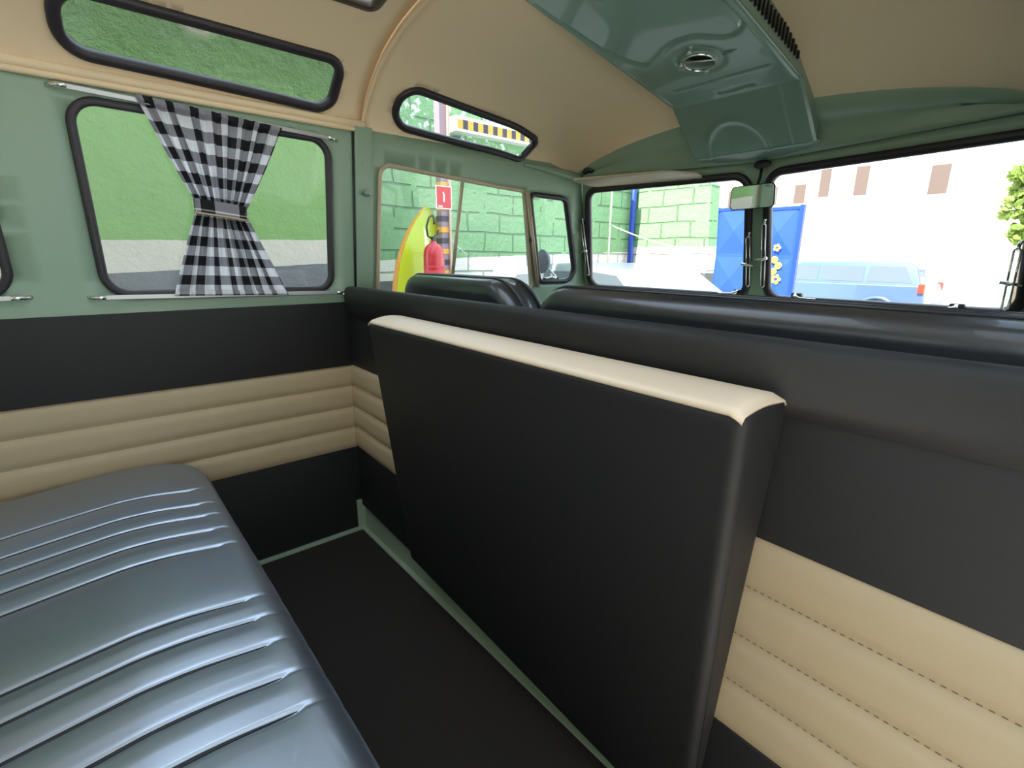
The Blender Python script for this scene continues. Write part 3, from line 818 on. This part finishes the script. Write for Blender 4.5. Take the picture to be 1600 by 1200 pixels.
# ------------------------------------------------------------------ cab fittings
t = thing('rear_view_mirror', (.035, 1.655, 1.141), 'rectangular rear view mirror hanging between the two windscreen panes', 'mirror')
rot = Matrix.Rotation(math.radians(-8), 4, 'Z') @ Matrix.Rotation(math.radians(5), 4, 'X') @ Matrix.Scale(.94, 4, (1, 0, 0))
bm = bmesh.new()
P = rrect([(-.082, -.036), (.082, -.036), (.080, .036), (-.078, .036)], [.014]*4, 5)
fr_ = [bm.verts.new(rot @ V((p.x, -.010, p.y))) for p in P]; bk = [bm.verts.new(rot @ V((p.x*.9, .010, p.y*.85))) for p in P]
for i in range(len(P)): bm.faces.new((fr_[i], fr_[(i+1) % len(P)], bk[(i+1) % len(P)], bk[i]))
bm.faces.new(bk); bm.faces.new(fr_[::-1]); bmesh.ops.recalc_face_normals(bm, faces=bm.faces); ob('shell', bm, 'black_plastic', t, auto=40)
bm = bmesh.new(); bm.faces.new([bm.verts.new(rot @ V((p.x*.955, -.0108, p.y*.93))) for p in P]); ob('mirror_glass', bm, 'mirror', t)
bm = bmesh.new(); tube(bm, [(0, .012, 0), (-.008, .03, .02), (-.012, .055, .07), (-.014, .062, .10)], .0045, 8); ob('arm', bm, 'black_plastic', t, smooth=True)
bm = bmesh.new(); lathe(bm, [(0, -.004), (.022, -.003), (.024, .002), (.018, .01), (0, .012)], 20, Matrix.Translation((-.014, .064, .103)) @ Matrix.Rotation(math.radians(60), 4, 'X') @ Matrix.Diagonal((1.2, .6, 1, 1))); ob('mount', bm, 'rubber', t, smooth=True)

t = thing('sun_visor', (-.37, 1.56, 1.238), 'beige sun visor swung up over the left windscreen pane', 'sun visor')
bm = bmesh.new()
VP = rrect([(-.265, -.075), (.19, -.085), (.272, -.01), (.262, .045), (-.265, .075)], [.04, .06, .02, .03, .04], 8)
def vf(a, b, h): return Matrix.Rotation(math.radians(-4), 3, 'X') @ V((a*.94+.012, b, h+.002-.022*(a+.27)/.54))
cushion(bm, lambda d: offset(VP, d), vf, .008, .008, step=.02, ztop=lambda a, b: .003*math.sin(a*40+b*30)*.6)
ob('padded_board', bm, 'visor', t, smooth=True)
bm = bmesh.new(); tube(bm, [(-.255, .055, .02), (-.262, .062, .035), (-.262, .068, .048)], [.006, .007, .016], 10); ob('pivot', bm, 'black_plastic', t, smooth=True)
bm = bmesh.new(); tube(bm, [(-.268, .040, .04), (-.262, .050, .055), (-.245, .058, .056), (-.235, .058, .044)], [.008, .014, .014, .008], 10); ob('pivot_cap', bm, 'black_plastic', t, smooth=True)

def latch(x, label, s=1):
    z = .835; p = Fr(x, z)+V((0, -.018, 0))
    t = thing('window_latch', p, label, 'latch', 'latches along the windscreen sill')
    bm = bmesh.new(); box(bm, (-.016, -.006, -.008), (.016, .016, .008), .005); ob('base', bm, 'rubber', t, auto=40)
    bm = bmesh.new(); tube(bm, [(.0, -.01, .002), (0, -.022, -.002), (-s*.02, -.028, -.008), (-s*.045, -.028, -.010), (-s*.066, -.026, -.008)], [.006, .006, .005, .0055, .004], 8); ob('lever', bm, 'chrome', t, smooth=True)
latch(-.055, 'chrome latch lever on the sill of the left windscreen pane', 1)
latch(.150, 'chrome latch lever on the inner corner of the right windscreen pane', -1)
latch(.570, 'chrome latch lever near the outer end of the right windscreen pane', 1)
def stay(x, z0, z1, label, side=1):
    p = Fr(x, (z0+z1)/2)+V((0, -.022, 0)); t = thing('window_stay', p, label, 'window stay', 'stays holding the windscreen panes')
    A = Fr(x, z1)-Fr(x, (z0+z1)/2); B = Fr(x, z0)-Fr(x, (z0+z1)/2)
    bm = bmesh.new()
    for dx in (-.006, .006): tube(bm, [A+V((dx, -.002, 0)), B+V((dx, 0, 0))], .0028, 6)
    tube(bm, [A+V((-.006, 0, 0)), A+V((0, -.002, .006)), A+V((.006, 0, 0))], .0028, 6); tube(bm, [B+V((-.006, 0, 0)), B+V((0, 0, -.006)), B+V((.006, 0, 0))], .0028, 6)
    ob('slotted_bar', bm, 'chrome', t, smooth=True)
    bm = bmesh.new(); tube(bm, [V((0, .022, -.01)), V((0, -.010, -.01))], .005, 8); tube(bm, [V((-.022*side, -.010, -.012)), V((.018*side, -.012, -.006))], [.0035, .005], 8); ob('wing_nut', bm, 'chrome', t, smooth=True)
    bm = bmesh.new(); tube(bm, [A+V((0, .015, .0)), A+V((0, 0, .012)), A+V((.004, -.004, .02))], .004, 8); ob('pivot', bm, 'chrome', t, smooth=True)
stay(-.668, .88, 1.09, 'chrome window stay beside the left edge of the windscreen')
stay(-.022, .86, 1.02, 'thin chrome window stay on the left side of the centre pillar', -1)
stay(.030, .86, 1.06, 'bright slotted chrome window stay on the right side of the centre pillar')
stay(.662, .84, .975, 'chrome window stay at the right edge of the right windscreen pane', -1)

t = thing('wing_mirror', (-.78, 1.62, .84), 'round dark wing mirror outside the vent window', 'mirror')
bm = bmesh.new(); q = V((-.32, .205, .09))
lathe(bm, [(0, .022), (.02, .018), (.036, .008), (.042, -.004), (.040, -.006), (0, -.006)], 28, Matrix.Translation(q) @ Matrix.Rotation(PI/2, 4, 'X') @ Matrix.Rotation(-.2, 4, 'Y')  @ Matrix.Scale(-1, 4, (0, 0, 1)) @ Matrix.Scale(1.45, 4)); bmesh.ops.recalc_face_normals(bm, faces=bm.faces); ob('mirror_head', bm, simple('dark_grey_plastic', srgb(92, 94, 106), .5), t, smooth=True)
bm = bmesh.new(); tube(bm, [q+V((0, .015, -.02)), q+V((.06, .03, -.07)), V((-.02, .06, -.04)), V((.04, .03, -.05))], .005, 8); ob('arm', bm, 'chrome', t, smooth=True)

# ------------------------------------------------------------------ outside
bm = bmesh.new(); box(bm, (-30, -12, -.60), (30, 40, -.50)); struct(ob('ground', bm, 'concrete'), 'pale concrete yard', 'ground')
def wallbox(name, lo, hi, mat, label):
    bm = bmesh.new(); box(bm, lo, hi, .01); o = ob(name, bm, mat); return tag(o, label, 'wall')
wallbox('garden_wall', (-2.8, -6, -.5), (-2.6, 1.56, 3.6), 'wall_near', 'smooth plastered green wall with white band seen through the curtained window')
bm = bmesh.new()
def wtop(y): return 2.40+.02*math.sin(y*9)+.03*math.sin(y*3.1)
N_ = 60
for s in (-3.85, -3.65):
    pass
pts = [V((1.0, -.5)), V((5.92, -.5))]+[V((5.92-4.92*i/N_, (1.93 if 5.92-4.92*i/N_ > 5.3 else wtop(5.92-4.92*i/N_)))) for i in range(N_+1)]
vs, fs = cdt(pts, [], .25)
f1 = {i: bm.verts.new(V((-3.65, vs[i].x, vs[i].y))) for f in fs for i in f}
for f in fs: bm.faces.new([f1[i] for i in f])
o = ob('block_wall', bm, 'wall_block'); solid(o, .2, -1)
tag(o, 'green painted concrete block wall with white band seen through the cab door window', 'wall')
bm = bmesh.new()
pts = [V((-3.65, -.5)), V((-2.50, -.5)), V((-2.46, 1.0)), V((-2.50, 1.82))]+[V((-2.50-1.15*i/20, 1.83+.03*math.sin(i*1.3)+.005*i)) for i in range(1, 21)]
vs, fs = cdt(pts, [], .25)
f1 = {i: bm.verts.new(V((vs[i].x, 5.9, vs[i].y))) for f in fs for i in f}
for f in fs: bm.faces.new([f1[i] for i in f])
o = ob('block_wall', bm, 'wall_ret'); solid(o, .2, -1)
tag(o, 'short green painted block wall behind the blue post, seen through the left windscreen pane', 'wall')
for w_ in ('block_wall', 'block_wall.001'):
    oo = D.objects[w_]
# striped lintel
t = thing('striped_beam', (-3.52, 4.1, 2.10), 'yellow and black striped beam on top of the block wall, seen through front skylight', 'beam')
bm = bmesh.new()
box(bm, (-.03, -1.22, .0), (.08, 1.2, .135), .005); ob('beam_body', bm, 'white', t)
for i in range(20):
    y = -1.2+.12*i
    bm = bmesh.new(); box(bm, (-.038+.0, y, .025), (.085-.0, y+.062, .105)); 
    for v in bm.verts:
        v.co.x = .0835 if v.co.x > 0 else -.02
    ob('stripe', bm, 'poleyel', t)
    bm = bmesh.new(); box(bm, (-.02, y+.062, .025), (.0833, y+.12, .105)); ob('stripe', bm, 'polegrey', t)
# pole with bands
t = thing('striped_pole', (-3.0, 2.44, -.5), 'yellow and black striped square pole carrying red sign and extinguisher', 'pole')
bm = bmesh.new(); box(bm, (-.04, -.045, 0), (.04, .045, 3.6), .006); ob('post', bm, simple('pole_steel', srgb(150, 125, 135), .5), t)
for i in range(15):
    z = .75+.09*i
    bm = bmesh.new(); box(bm, (-.044, -.049, z), (.044, .049, z+.045), .002); ob('band', bm, 'polegrey' if i % 2 else 'poleyel', t)
bm = bmesh.new(); box(bm, (.041, .022, 0), (.062, .042, 3.6), .003); ob('conduit', bm, simple('conduit', srgb(200, 170, 150), .5), t)
t = thing('extinguisher_sign', (-2.935, 2.405, 1.43), 'red square sign with white border fixed to the striped pole', 'sign')
bm = bmesh.new(); box(bm, (-.003, -.078, -.092), (.003, .078, .092), .001); ob('border', bm, 'white', t)
bm = bmesh.new(); box(bm, (-.002, -.070, -.084), (.0045, .070, .084), .001); ob('face', bm, 'sign_red', t)
bm = bmesh.new(); box(bm, (.0045, -.008, -.035), (.0055, .006, .03)); box(bm, (.0045, -.012, .03), (.0055, .0, .042)); box(bm, (.0045, -.055, -.078), (.0055, -.015, -.066)); ob('pictogram', bm, 'white', t)
t = thing('fire_extinguisher', (-2.80, 2.21, .56), 'red fire extinguisher hanging on the striped pole', 'fire extinguisher')
bm = bmesh.new(); lathe(bm, [(0, 0), (.075, .0), (.085, .012), (.085, .40), (.080, .44), (.060, .475), (.028, .495), (.024, .51), (0, .51)], 32); ob('cylinder', bm, 'red', t, smooth=True)
bm = bmesh.new(); box(bm, (-.014, -.014, .505), (.014, .014, .545), .004); tube(bm, [(0, -.0, .54), (.0, .035, .565), (0, .05, .60)], .007, 8); tube(bm, [(0, 0, .535), (0, .05, .53)], .006, 8); ob('valve', bm, 'black_plastic', t, auto=40)
bm = bmesh.new(); tube(bm, [(0, -.015, .53), (.0, -.05, .55), (.0, -.06, .62), (.0, -.035, .69), (0, -.005, .71), (0, .01, .69), (0, .012, .64)], .008, 8); ob('hose', bm, 'black_plastic', t, smooth=True)
bm = bmesh.new(); lathe(bm, [(.0858, .30), (.0865, .302), (.0865, .315), (.0858, .317)], 32); lathe(bm, [(.0858, .02), (.0865, .022), (.0865, .28), (.0858, .282)], 32); ob('label_band', bm, simple('pale_label', srgb(205, 50, 62), .5), t, smooth=True)
bm = bmesh.new(); tube(bm, [(-.075, 0, .42), (-.14, .08, .42), (-.145, .19, .42)], .007, 8); ob('bracket', bm, 'chrome', t)

t = thing('surfboard', (-3.08, 2.215, -.5), 'lime yellow surfboard with orange edge standing behind the striped pole', 'surfboard')
def board_outline(k=1.):
    L = [(-.00, 1.86), (-.03, 1.835), (-.085, 1.76), (-.14, 1.66), (-.185, 1.55), (-.225, 1.40), (-.25, 1.22), (-.262, 1.0), (-.25, .7), (-.21, .35), (-.14, .1), (-.06, 0.0)]
    pts = [V((p[0]*k*1.2+.10*(p[1]/1.86), 0, p[1])) for p in L]
    return pts
def board(bm, k, th, x0=0., lean=.05):
    L = board_outline(k); n = len(L); R_s = [V((-(p.x-.10*(p.z/1.86))+.10*(p.z/1.86), 0, p.z)) for p in L]
    loop = L+R_s[::-1]
    cen = [V((0, 0, 0))]*0
    f_ = [bm.verts.new(V((x0+th, p.x, p.z))) for p in loop]; b_ = [bm.verts.new(V((x0-th, p.x, p.z))) for p in loop]
    bm.faces.new(f_); bm.faces.new(b_[::-1])
    for i in range(len(loop)): bm.faces.new((f_[i], b_[i], b_[(i+1) % len(loop)], f_[(i+1) % len(loop)]))
    bmesh.ops.recalc_face_normals(bm, faces=bm.faces)
bm = bmesh.new(); board(bm, 1.0, .02); ob('rail', bm, 'orange', t, auto=40)
bm = bmesh.new(); board(bm, .93, .026); ob('deck', bm, 'lime', t, auto=40)
bm = bmesh.new()
a = [V((.0262, .065+.02*math.sin(i*.3), .3+1.4*i/12)) for i in range(13)]; b = [V((.0262, .23-.17*(i/12)**3+.0*i, .3+1.4*i/12)) for i in range(13)]
va = [bm.verts.new(p) for p in a]; vb = [bm.verts.new(p) for p in b]
for i in range(12): bm.faces.new((va[i], vb[i], vb[i+1], va[i+1]))
ob('deck_stripe', bm, 'board_cream', t)

bm = bmesh.new(); tube(bm, [(-3.57, 5.83, -.5), (-3.57, 5.83, 3.2)], .038, 12); tag(ob('blue_post', bm, 'blue_pipe', smooth=True), 'thin blue post in the corner of the green block walls', 'post')
bm = bmesh.new(); tube(bm, [(-3.56, 5.35, -.5), (-3.56, 5.35, 2.6)], .014, 8); tag(ob('thin_pipe', bm, 'rope', smooth=True), 'thin pale upright pipe on the green block wall, left of blue post', 'pipe')
bm = bmesh.new(); tube(bm, [V((-3.55, 5.34, 1.37)).lerp(V((-2.3, 5.6, 1.02)), i/12)-V((0, 0, .05*math.sin(PI*i/12))) for i in range(13)], .008, 6); tag(ob('rope', bm, 'rope', smooth=True), 'white rope sagging from the thin pipe towards the blue gate', 'rope')
bm = bmesh.new(); tube(bm, [V((-3.04, 2.50, 1.15)), V((-3.3, 2.75, 1.06)), V((-3.62, 3.12, .97))], .006, 6); tag(ob('rope', bm, 'rope', smooth=True), 'short pale cord tied to the striped pole', 'rope')

# blue gate
t = thing('blue_gate', (-2.9, 8.0, -.5), 'blue sheet metal gate with pressed diamonds and yellow flowers', 'gate')
def leaf(x0, x1, z1):
    bm = bmesh.new(); box(bm, (x0, -.02, .05), (x1, .02, z1), .004); ob('panel', bm, 'blue', t)
    nrow = 3; h = (z1-.05)/nrow
    for r in range(nrow):
        za, zb = .05+h*r+.03, .05+h*(r+1)-.03; xa, xb = x0+.06, x1-.06; xm, zm = (xa+xb)/2, (za+zb)/2
        bm = bmesh.new(); ap = bm.verts.new((xm, -.065, zm)); q = [bm.verts.new(p) for p in ((xa, -.021, za), (xb, -.021, za), (xb, -.021, zb), (xa, -.021, zb))]
        for i in range(4): bm.faces.new((q[i], q[(i+1) % 4], ap))
        ob('pressed_diamond', bm, 'blue', t)
    bm = bmesh.new()
    for x in (x0, x1): box(bm, (x-.03, -.04, 0), (x+.03, .03, z1+.01), .004)
    for z in (.05, z1-.03): box(bm, (x0, -.035, z-.02), (x1, .025, z+.02), .004)
    ob('frame', bm, 'blue_pipe', t)
leaf(-.62, .03, 2.24); leaf(.09, .66, 2.20)
bm = bmesh.new(); box(bm, (-.80, -.03, 0), (-.66, .03, 2.0), .01); ob('gate_post', bm, 'blue', t)
for fx, fz, s in ((.36, 1.36, 1.5), (.44, 1.16, .8), (.30, 1.10, .7), (.40, 1.62, .6)):
    bm = bmesh.new()
    for k in range(5):
        a = 2*PI*k/5; cx, cz = fx+.06*s*math.cos(a), fz+.06*s*math.sin(a)
        bm.faces.new([bm.verts.new((cx+.035*s*math.cos(b), -.068, cz+.035*s*math.sin(b))) for b in [2*PI*i/10 for i in range(10)]])
    ob('painted_flower', bm, 'yellow', t)

# cars
def car(name, label, loc, rz, paint, prof, roofprof, W, wheels, wr=.31, pane_list=(), tail=None):
    t = thing(name, loc, label, 'car'); t.rotation_euler = (0, 0, rz)
    def slabm(P, hw, hwtop, inset=.03):
        bm = bmesh.new(); zs = [p[1] for p in P]; z0, z1 = min(zs), max(zs)
        def w(z): return hw+(hwtop-hw)*(z-z0)/(z1-z0)
        A = [bm.verts.new((p[0], -w(p[1]), p[1])) for p in P]; B = [bm.verts.new((p[0], w(p[1]), p[1])) for p in P]
        bm.faces.new(A); bm.faces.new(B[::-1])
        for i in range(len(P)): bm.faces.new((A[i], B[i], B[(i+1) % len(P)], A[(i+1) % len(P)]))
        bmesh.ops.recalc_face_normals(bm, faces=bm.faces)
        bmesh.ops.bevel(bm, geom=list(bm.edges), offset=inset, segments=3, profile=.7, affect='EDGES')
        return bm
    ob('body', slabm(prof, W/2, W/2-.03, .04), paint, t, auto=40)
    ob('roof', slabm(roofprof, W/2-.05, W/2-.17, .04), paint, t, auto=40)
    for side in (-1, 1):
        for P in pane_list:
            bm = bmesh.new(); zs = [p[1] for p in roofprof]; z0, z1 = min(zs), max(zs)
            vv = []
            for p in P:
                w = (W/2-.05)+(-.12)*(p[1]-z0)/(z1-z0)+.006
                vv.append(bm.verts.new((p[0], side*w, p[1])))
            bm.faces.new(vv if side < 0 else vv[::-1]); ob('side_window', bm, 'carglass', t)
    for x in wheels:
        for side in (-1, 1):
            bm = bmesh.new(); Mw = Matrix.Translation((x, side*(W/2-.06), wr)) @ Matrix.Rotation(PI/2, 4, 'X')
            lathe(bm, [(.0, -.09), (wr*.62, -.09), (wr*.97, -.10), (wr, -.07), (wr, .07), (wr*.97, .10), (wr*.62, .09), (0, .09)], 28, Mw); w_ = ob('wheel', bm, 'tyre', t, auto=40)
            bm = bmesh.new(); lathe(bm, [(0, side*-.105), (wr*.6, side*-.10), (wr*.62, side*-.092)], 20, Mw); ob('hubcap', bm, 'chrome', w_, auto=40)
            bm = bmesh.new(); tube(bm, [V((x+(wr+.05)*math.cos(a), side*(W/2-.005), wr+(wr+.05)*math.sin(a))) for a in [PI*i/16 for i in range(17)]], .035, 8); ob('wheel_arch', bm, paint, t, smooth=True)
    if tail:
        for side in (-1, 1):
            bm = bmesh.new(); box(bm, (tail[0]-.08, side*(W/2-.06)-.09, tail[1]-.09), (tail[0]+.03, side*(W/2-.06)+.06, tail[1]+.09), .02); ob('tail_light', bm, 'taillight', t)
    return t
car('silver_car', 'bright silver hatchback parked ahead, seen through the left windscreen pane', (-2.85, 4.45, -.5), 0, 'silver',
    [(-2.0, .22), (2.0, .22), (2.05, .55), (1.98, .78), (1.25, .88), (-1.45, .92), (-2.0, .80), (-2.08, .5)],
    [(-1.35, .88), (1.35, .84), (1.05, 1.10), (.72, 1.335), (.15, 1.40), (-.55, 1.38), (-1.05, 1.20)], 1.62, (-1.25, 1.25), .29,
    ([(-1.08, .94), (-.42, .94), (-.42, 1.28), (-.72, 1.26)], [(-.36, .94), (.30, .94), (.30, 1.32), (-.36, 1.31)], [(.36, .94), (1.12, .93), (.93, 1.10), (.68, 1.29), (.36, 1.32)]), (2.0, .72))
car('estate_car', 'pale blue station wagon parked in the street, seen through the right windscreen pane', (-3.55, 13.2, -.50), 0, 'bluecar',
    [(-2.1, .28), (2.0, .28), (2.08, .6), (2.02, .98), (-.9, .98), (-1.9, .90), (-2.15, .6)],
    [(-1.0, .95), (1.98, .95), (1.86, 1.30), (1.72, 1.42), (-.25, 1.42), (-.65, 1.22)], 1.7, (-1.35, 1.30), .33,
    ([(-.62, 1.02), (.12, 1.02), (.12, 1.33), (-.3, 1.33)], [(.20, 1.02), (.98, 1.02), (.98, 1.33), (.20, 1.33)], [(1.06, 1.02), (1.82, 1.02), (1.66, 1.33), (1.06, 1.33)]), (2.02, .92))

# street and houses
bm = bmesh.new(); box(bm, (-20, 20.5, -.5), (16, 22, -.36), .02); struct(ob('kerb', bm, 'concrete'))
t = thing('white_house', (0, 22, -.5), 'overexposed white house with brown shutters across the street', 'house')
bm = bmesh.new(); box(bm, (-7.6, 0, 0), (10, 8, 6.2)); ob('facade', bm, 'facade', t)
bm = bmesh.new(); box(bm, (-7.75, -.35, 6.2), (10.1, 8.2, 6.5), .03); ob('roof_edge', bm, 'facade', t)
bm = bmesh.new(); box(bm, (-5.05, -.12, 2.1), (-4.93, -.0, 6.2), .02); ob('drain_pipe', bm, 'concrete', t)
bm = bmesh.new(); box(bm, (-7.58, -.05, 3.05), (10, .0, 3.12), .01); ob('string_course', bm, 'facade', t)
for x0, x1, zz0, zz1, mt, nm in ((-7.12, -6.78, 3.78, 4.76, 'shutter', 'shutter'), (-6.68, -6.02, 3.76, 4.74, 'winglass', 'window'), (-5.95, -5.55, 3.74, 4.72, 'shutter', 'shutter'), (-3.78, -3.28, 3.60, 4.50, 'shutter', 'shutter')):
    bm = bmesh.new(); box(bm, (x0, -.06, zz0), (x1, .02, zz1), .01); ob(nm, bm, mt, t)
t = thing('distant_house', (-12.8, 31, -.5), 'washed out pinkish house behind the blue gate', 'house')
bm = bmesh.new(); box(bm, (-9, 0, 0), (4.2, 7, 6.4)); ob('facade', bm, 'pinkfacade', t)
for x0, zz0 in ((1.2, 4.5), (-.6, 4.5), (-2.6, 4.5)):
    bm = bmesh.new(); box(bm, (x0, -.06, zz0), (x0+.85, .02, zz0+.95), .01); ob('window', bm, 'shutter', t)
bm = bmesh.new()
verts = [(-9.3, -.4, 6.4), (4.5, -.4, 6.4), (4.5, 7.3, 6.4), (-9.3, 7.3, 6.4), (-8, 3.4, 7.8), (3.2, 3.4, 7.8)]
vv = [bm.verts.new(p) for p in verts]
for f in ((0, 1, 5, 4), (1, 2, 5), (2, 3, 4, 5), (3, 0, 4), (3, 2, 1, 0)): bm.faces.new([vv[i] for i in f])
ob('roof', bm, simple('clay_roof', srgb(150, 85, 65), .8, nscale=8, nstr=.4), t)
# unseen block added behind the van to keep the sun off it
t = thing('sun_blocker', (1.0, -6.4, -.5), 'tall pale unseen block added behind the van to shade it', 'light blocker')
bm = bmesh.new(); box(bm, (-4.5, -3, 0), (.25, 3.0, 8.3)); ob('facade', bm, 'facade', t)

t = thing('sky_blocker', (6.3, -2, -.5), 'pale unseen block added on the open door side to cut sky light', 'light blocker')  # unseen block added to cut the sky light through the open doors
bm = bmesh.new(); box(bm, (-3.0, -7, 0), (3.0, 4.0, 6.0)); ob('facade', bm, 'facade', t)

def tree(loc, H, R, label, n=900, ls=.10):
    t = thing('tree', loc, label, 'tree')
    bm = bmesh.new(); tube(bm, [(0, 0, 0), (.05, .02, H*.3), (-.04, 0, H*.6), (.05, .05, H*.9)], [.12, .10, .07, .03], 10)
    for k in range(6):
        a = k*1.1; tube(bm, [(0, 0, H*(.45+.06*k)), (R*.4*math.cos(a), R*.4*math.sin(a), H*(.55+.06*k)), (R*.75*math.cos(a), R*.75*math.sin(a), H*(.62+.06*k))], [.05, .03, .01], 6)
    ob('trunk', bm, 'bark', t, smooth=True)
    bm = bmesh.new(); rnd = random.Random(int(H*100))
    cl_ = [(V((rnd.uniform(-1, 1)*R*.7, rnd.uniform(-1, 1)*R*.7, H*rnd.uniform(.5, 1.0))), R*rnd.uniform(.3, .5)) for _ in range(12)]
    for i in range(n):
        cc, rr = rnd.choice(cl_); d = V((rnd.gauss(0, 1), rnd.gauss(0, 1), rnd.gauss(0, 1))).normalized()*rr*rnd.uniform(.6, 1)
        p = cc+d; q = Euler((rnd.uniform(0, 6), rnd.uniform(0, 6), rnd.uniform(0, 6))).to_matrix(); s = ls*rnd.uniform(.7, 1.3)
        bm.faces.new([bm.verts.new(p+q @ V(v)*s) for v in ((-.4, -1, 0), (.4, -1, 0), (.6, .1, .1), (0, 1.1, 0), (-.6, .1, .1))])
    ob('foliage', bm, 'leaf', t); return t
tree((-.70, 17.5, -.5), 3.6, .72, 'leafy tree in front of the white house at the right edge of the windscreen', 1500, .10)

# ------------------------------------------------------------------ light, sky, camera
sc = bpy.context.scene
w = D.worlds.new('sky'); sc.world = w; w.use_nodes = True; nt = w.node_tree
bg = nt.nodes['Background']; bg.inputs[0].default_value = (.66, .82, 1.0, 1); bg.inputs[1].default_value = 1.0
sun = D.lights.new('sun', 'SUN'); sun.energy = 4.6; sun.angle = math.radians(.6); sun.color = (1, .95, .87)
so = D.objects.new('sun', sun); col.objects.link(so)
so.rotation_euler = V((-.05, .68, -.72)).to_track_quat('-Z', 'Y').to_euler(); so.location = (6, -8, 12)

cam = D.cameras.new('camera'); co = D.objects.new('camera', cam); col.objects.link(co)
cam.sensor_width = 36; cam.lens = 776.20*36/1600; cam.clip_start = .02; cam.clip_end = 200
Xc = V((.644214, .765, .008)); 
import itertools
def dvec(px, py): return V((px-800, -(py-600), -776.2023)).normalized()
Xw = -dvec(125, 396); Yw = dvec(1750, 410); Zw = Xw.cross(Yw)
Rm = Matrix((Xw, Yw, Zw))            # world = Rm @ cam
mw = Rm.to_4x4(); mw.translation = V((.82, 0, .95)); co.matrix_world = mw
sc.camera = co
sc.view_settings.view_transform = 'Standard'; sc.view_settings.look = 'None'; sc.view_settings.gamma = 1
sc.view_settings.exposure = 1.78
sc.cycles.max_bounces = 14; sc.cycles.diffuse_bounces = 8; sc.cycles.transparent_max_bounces = 16
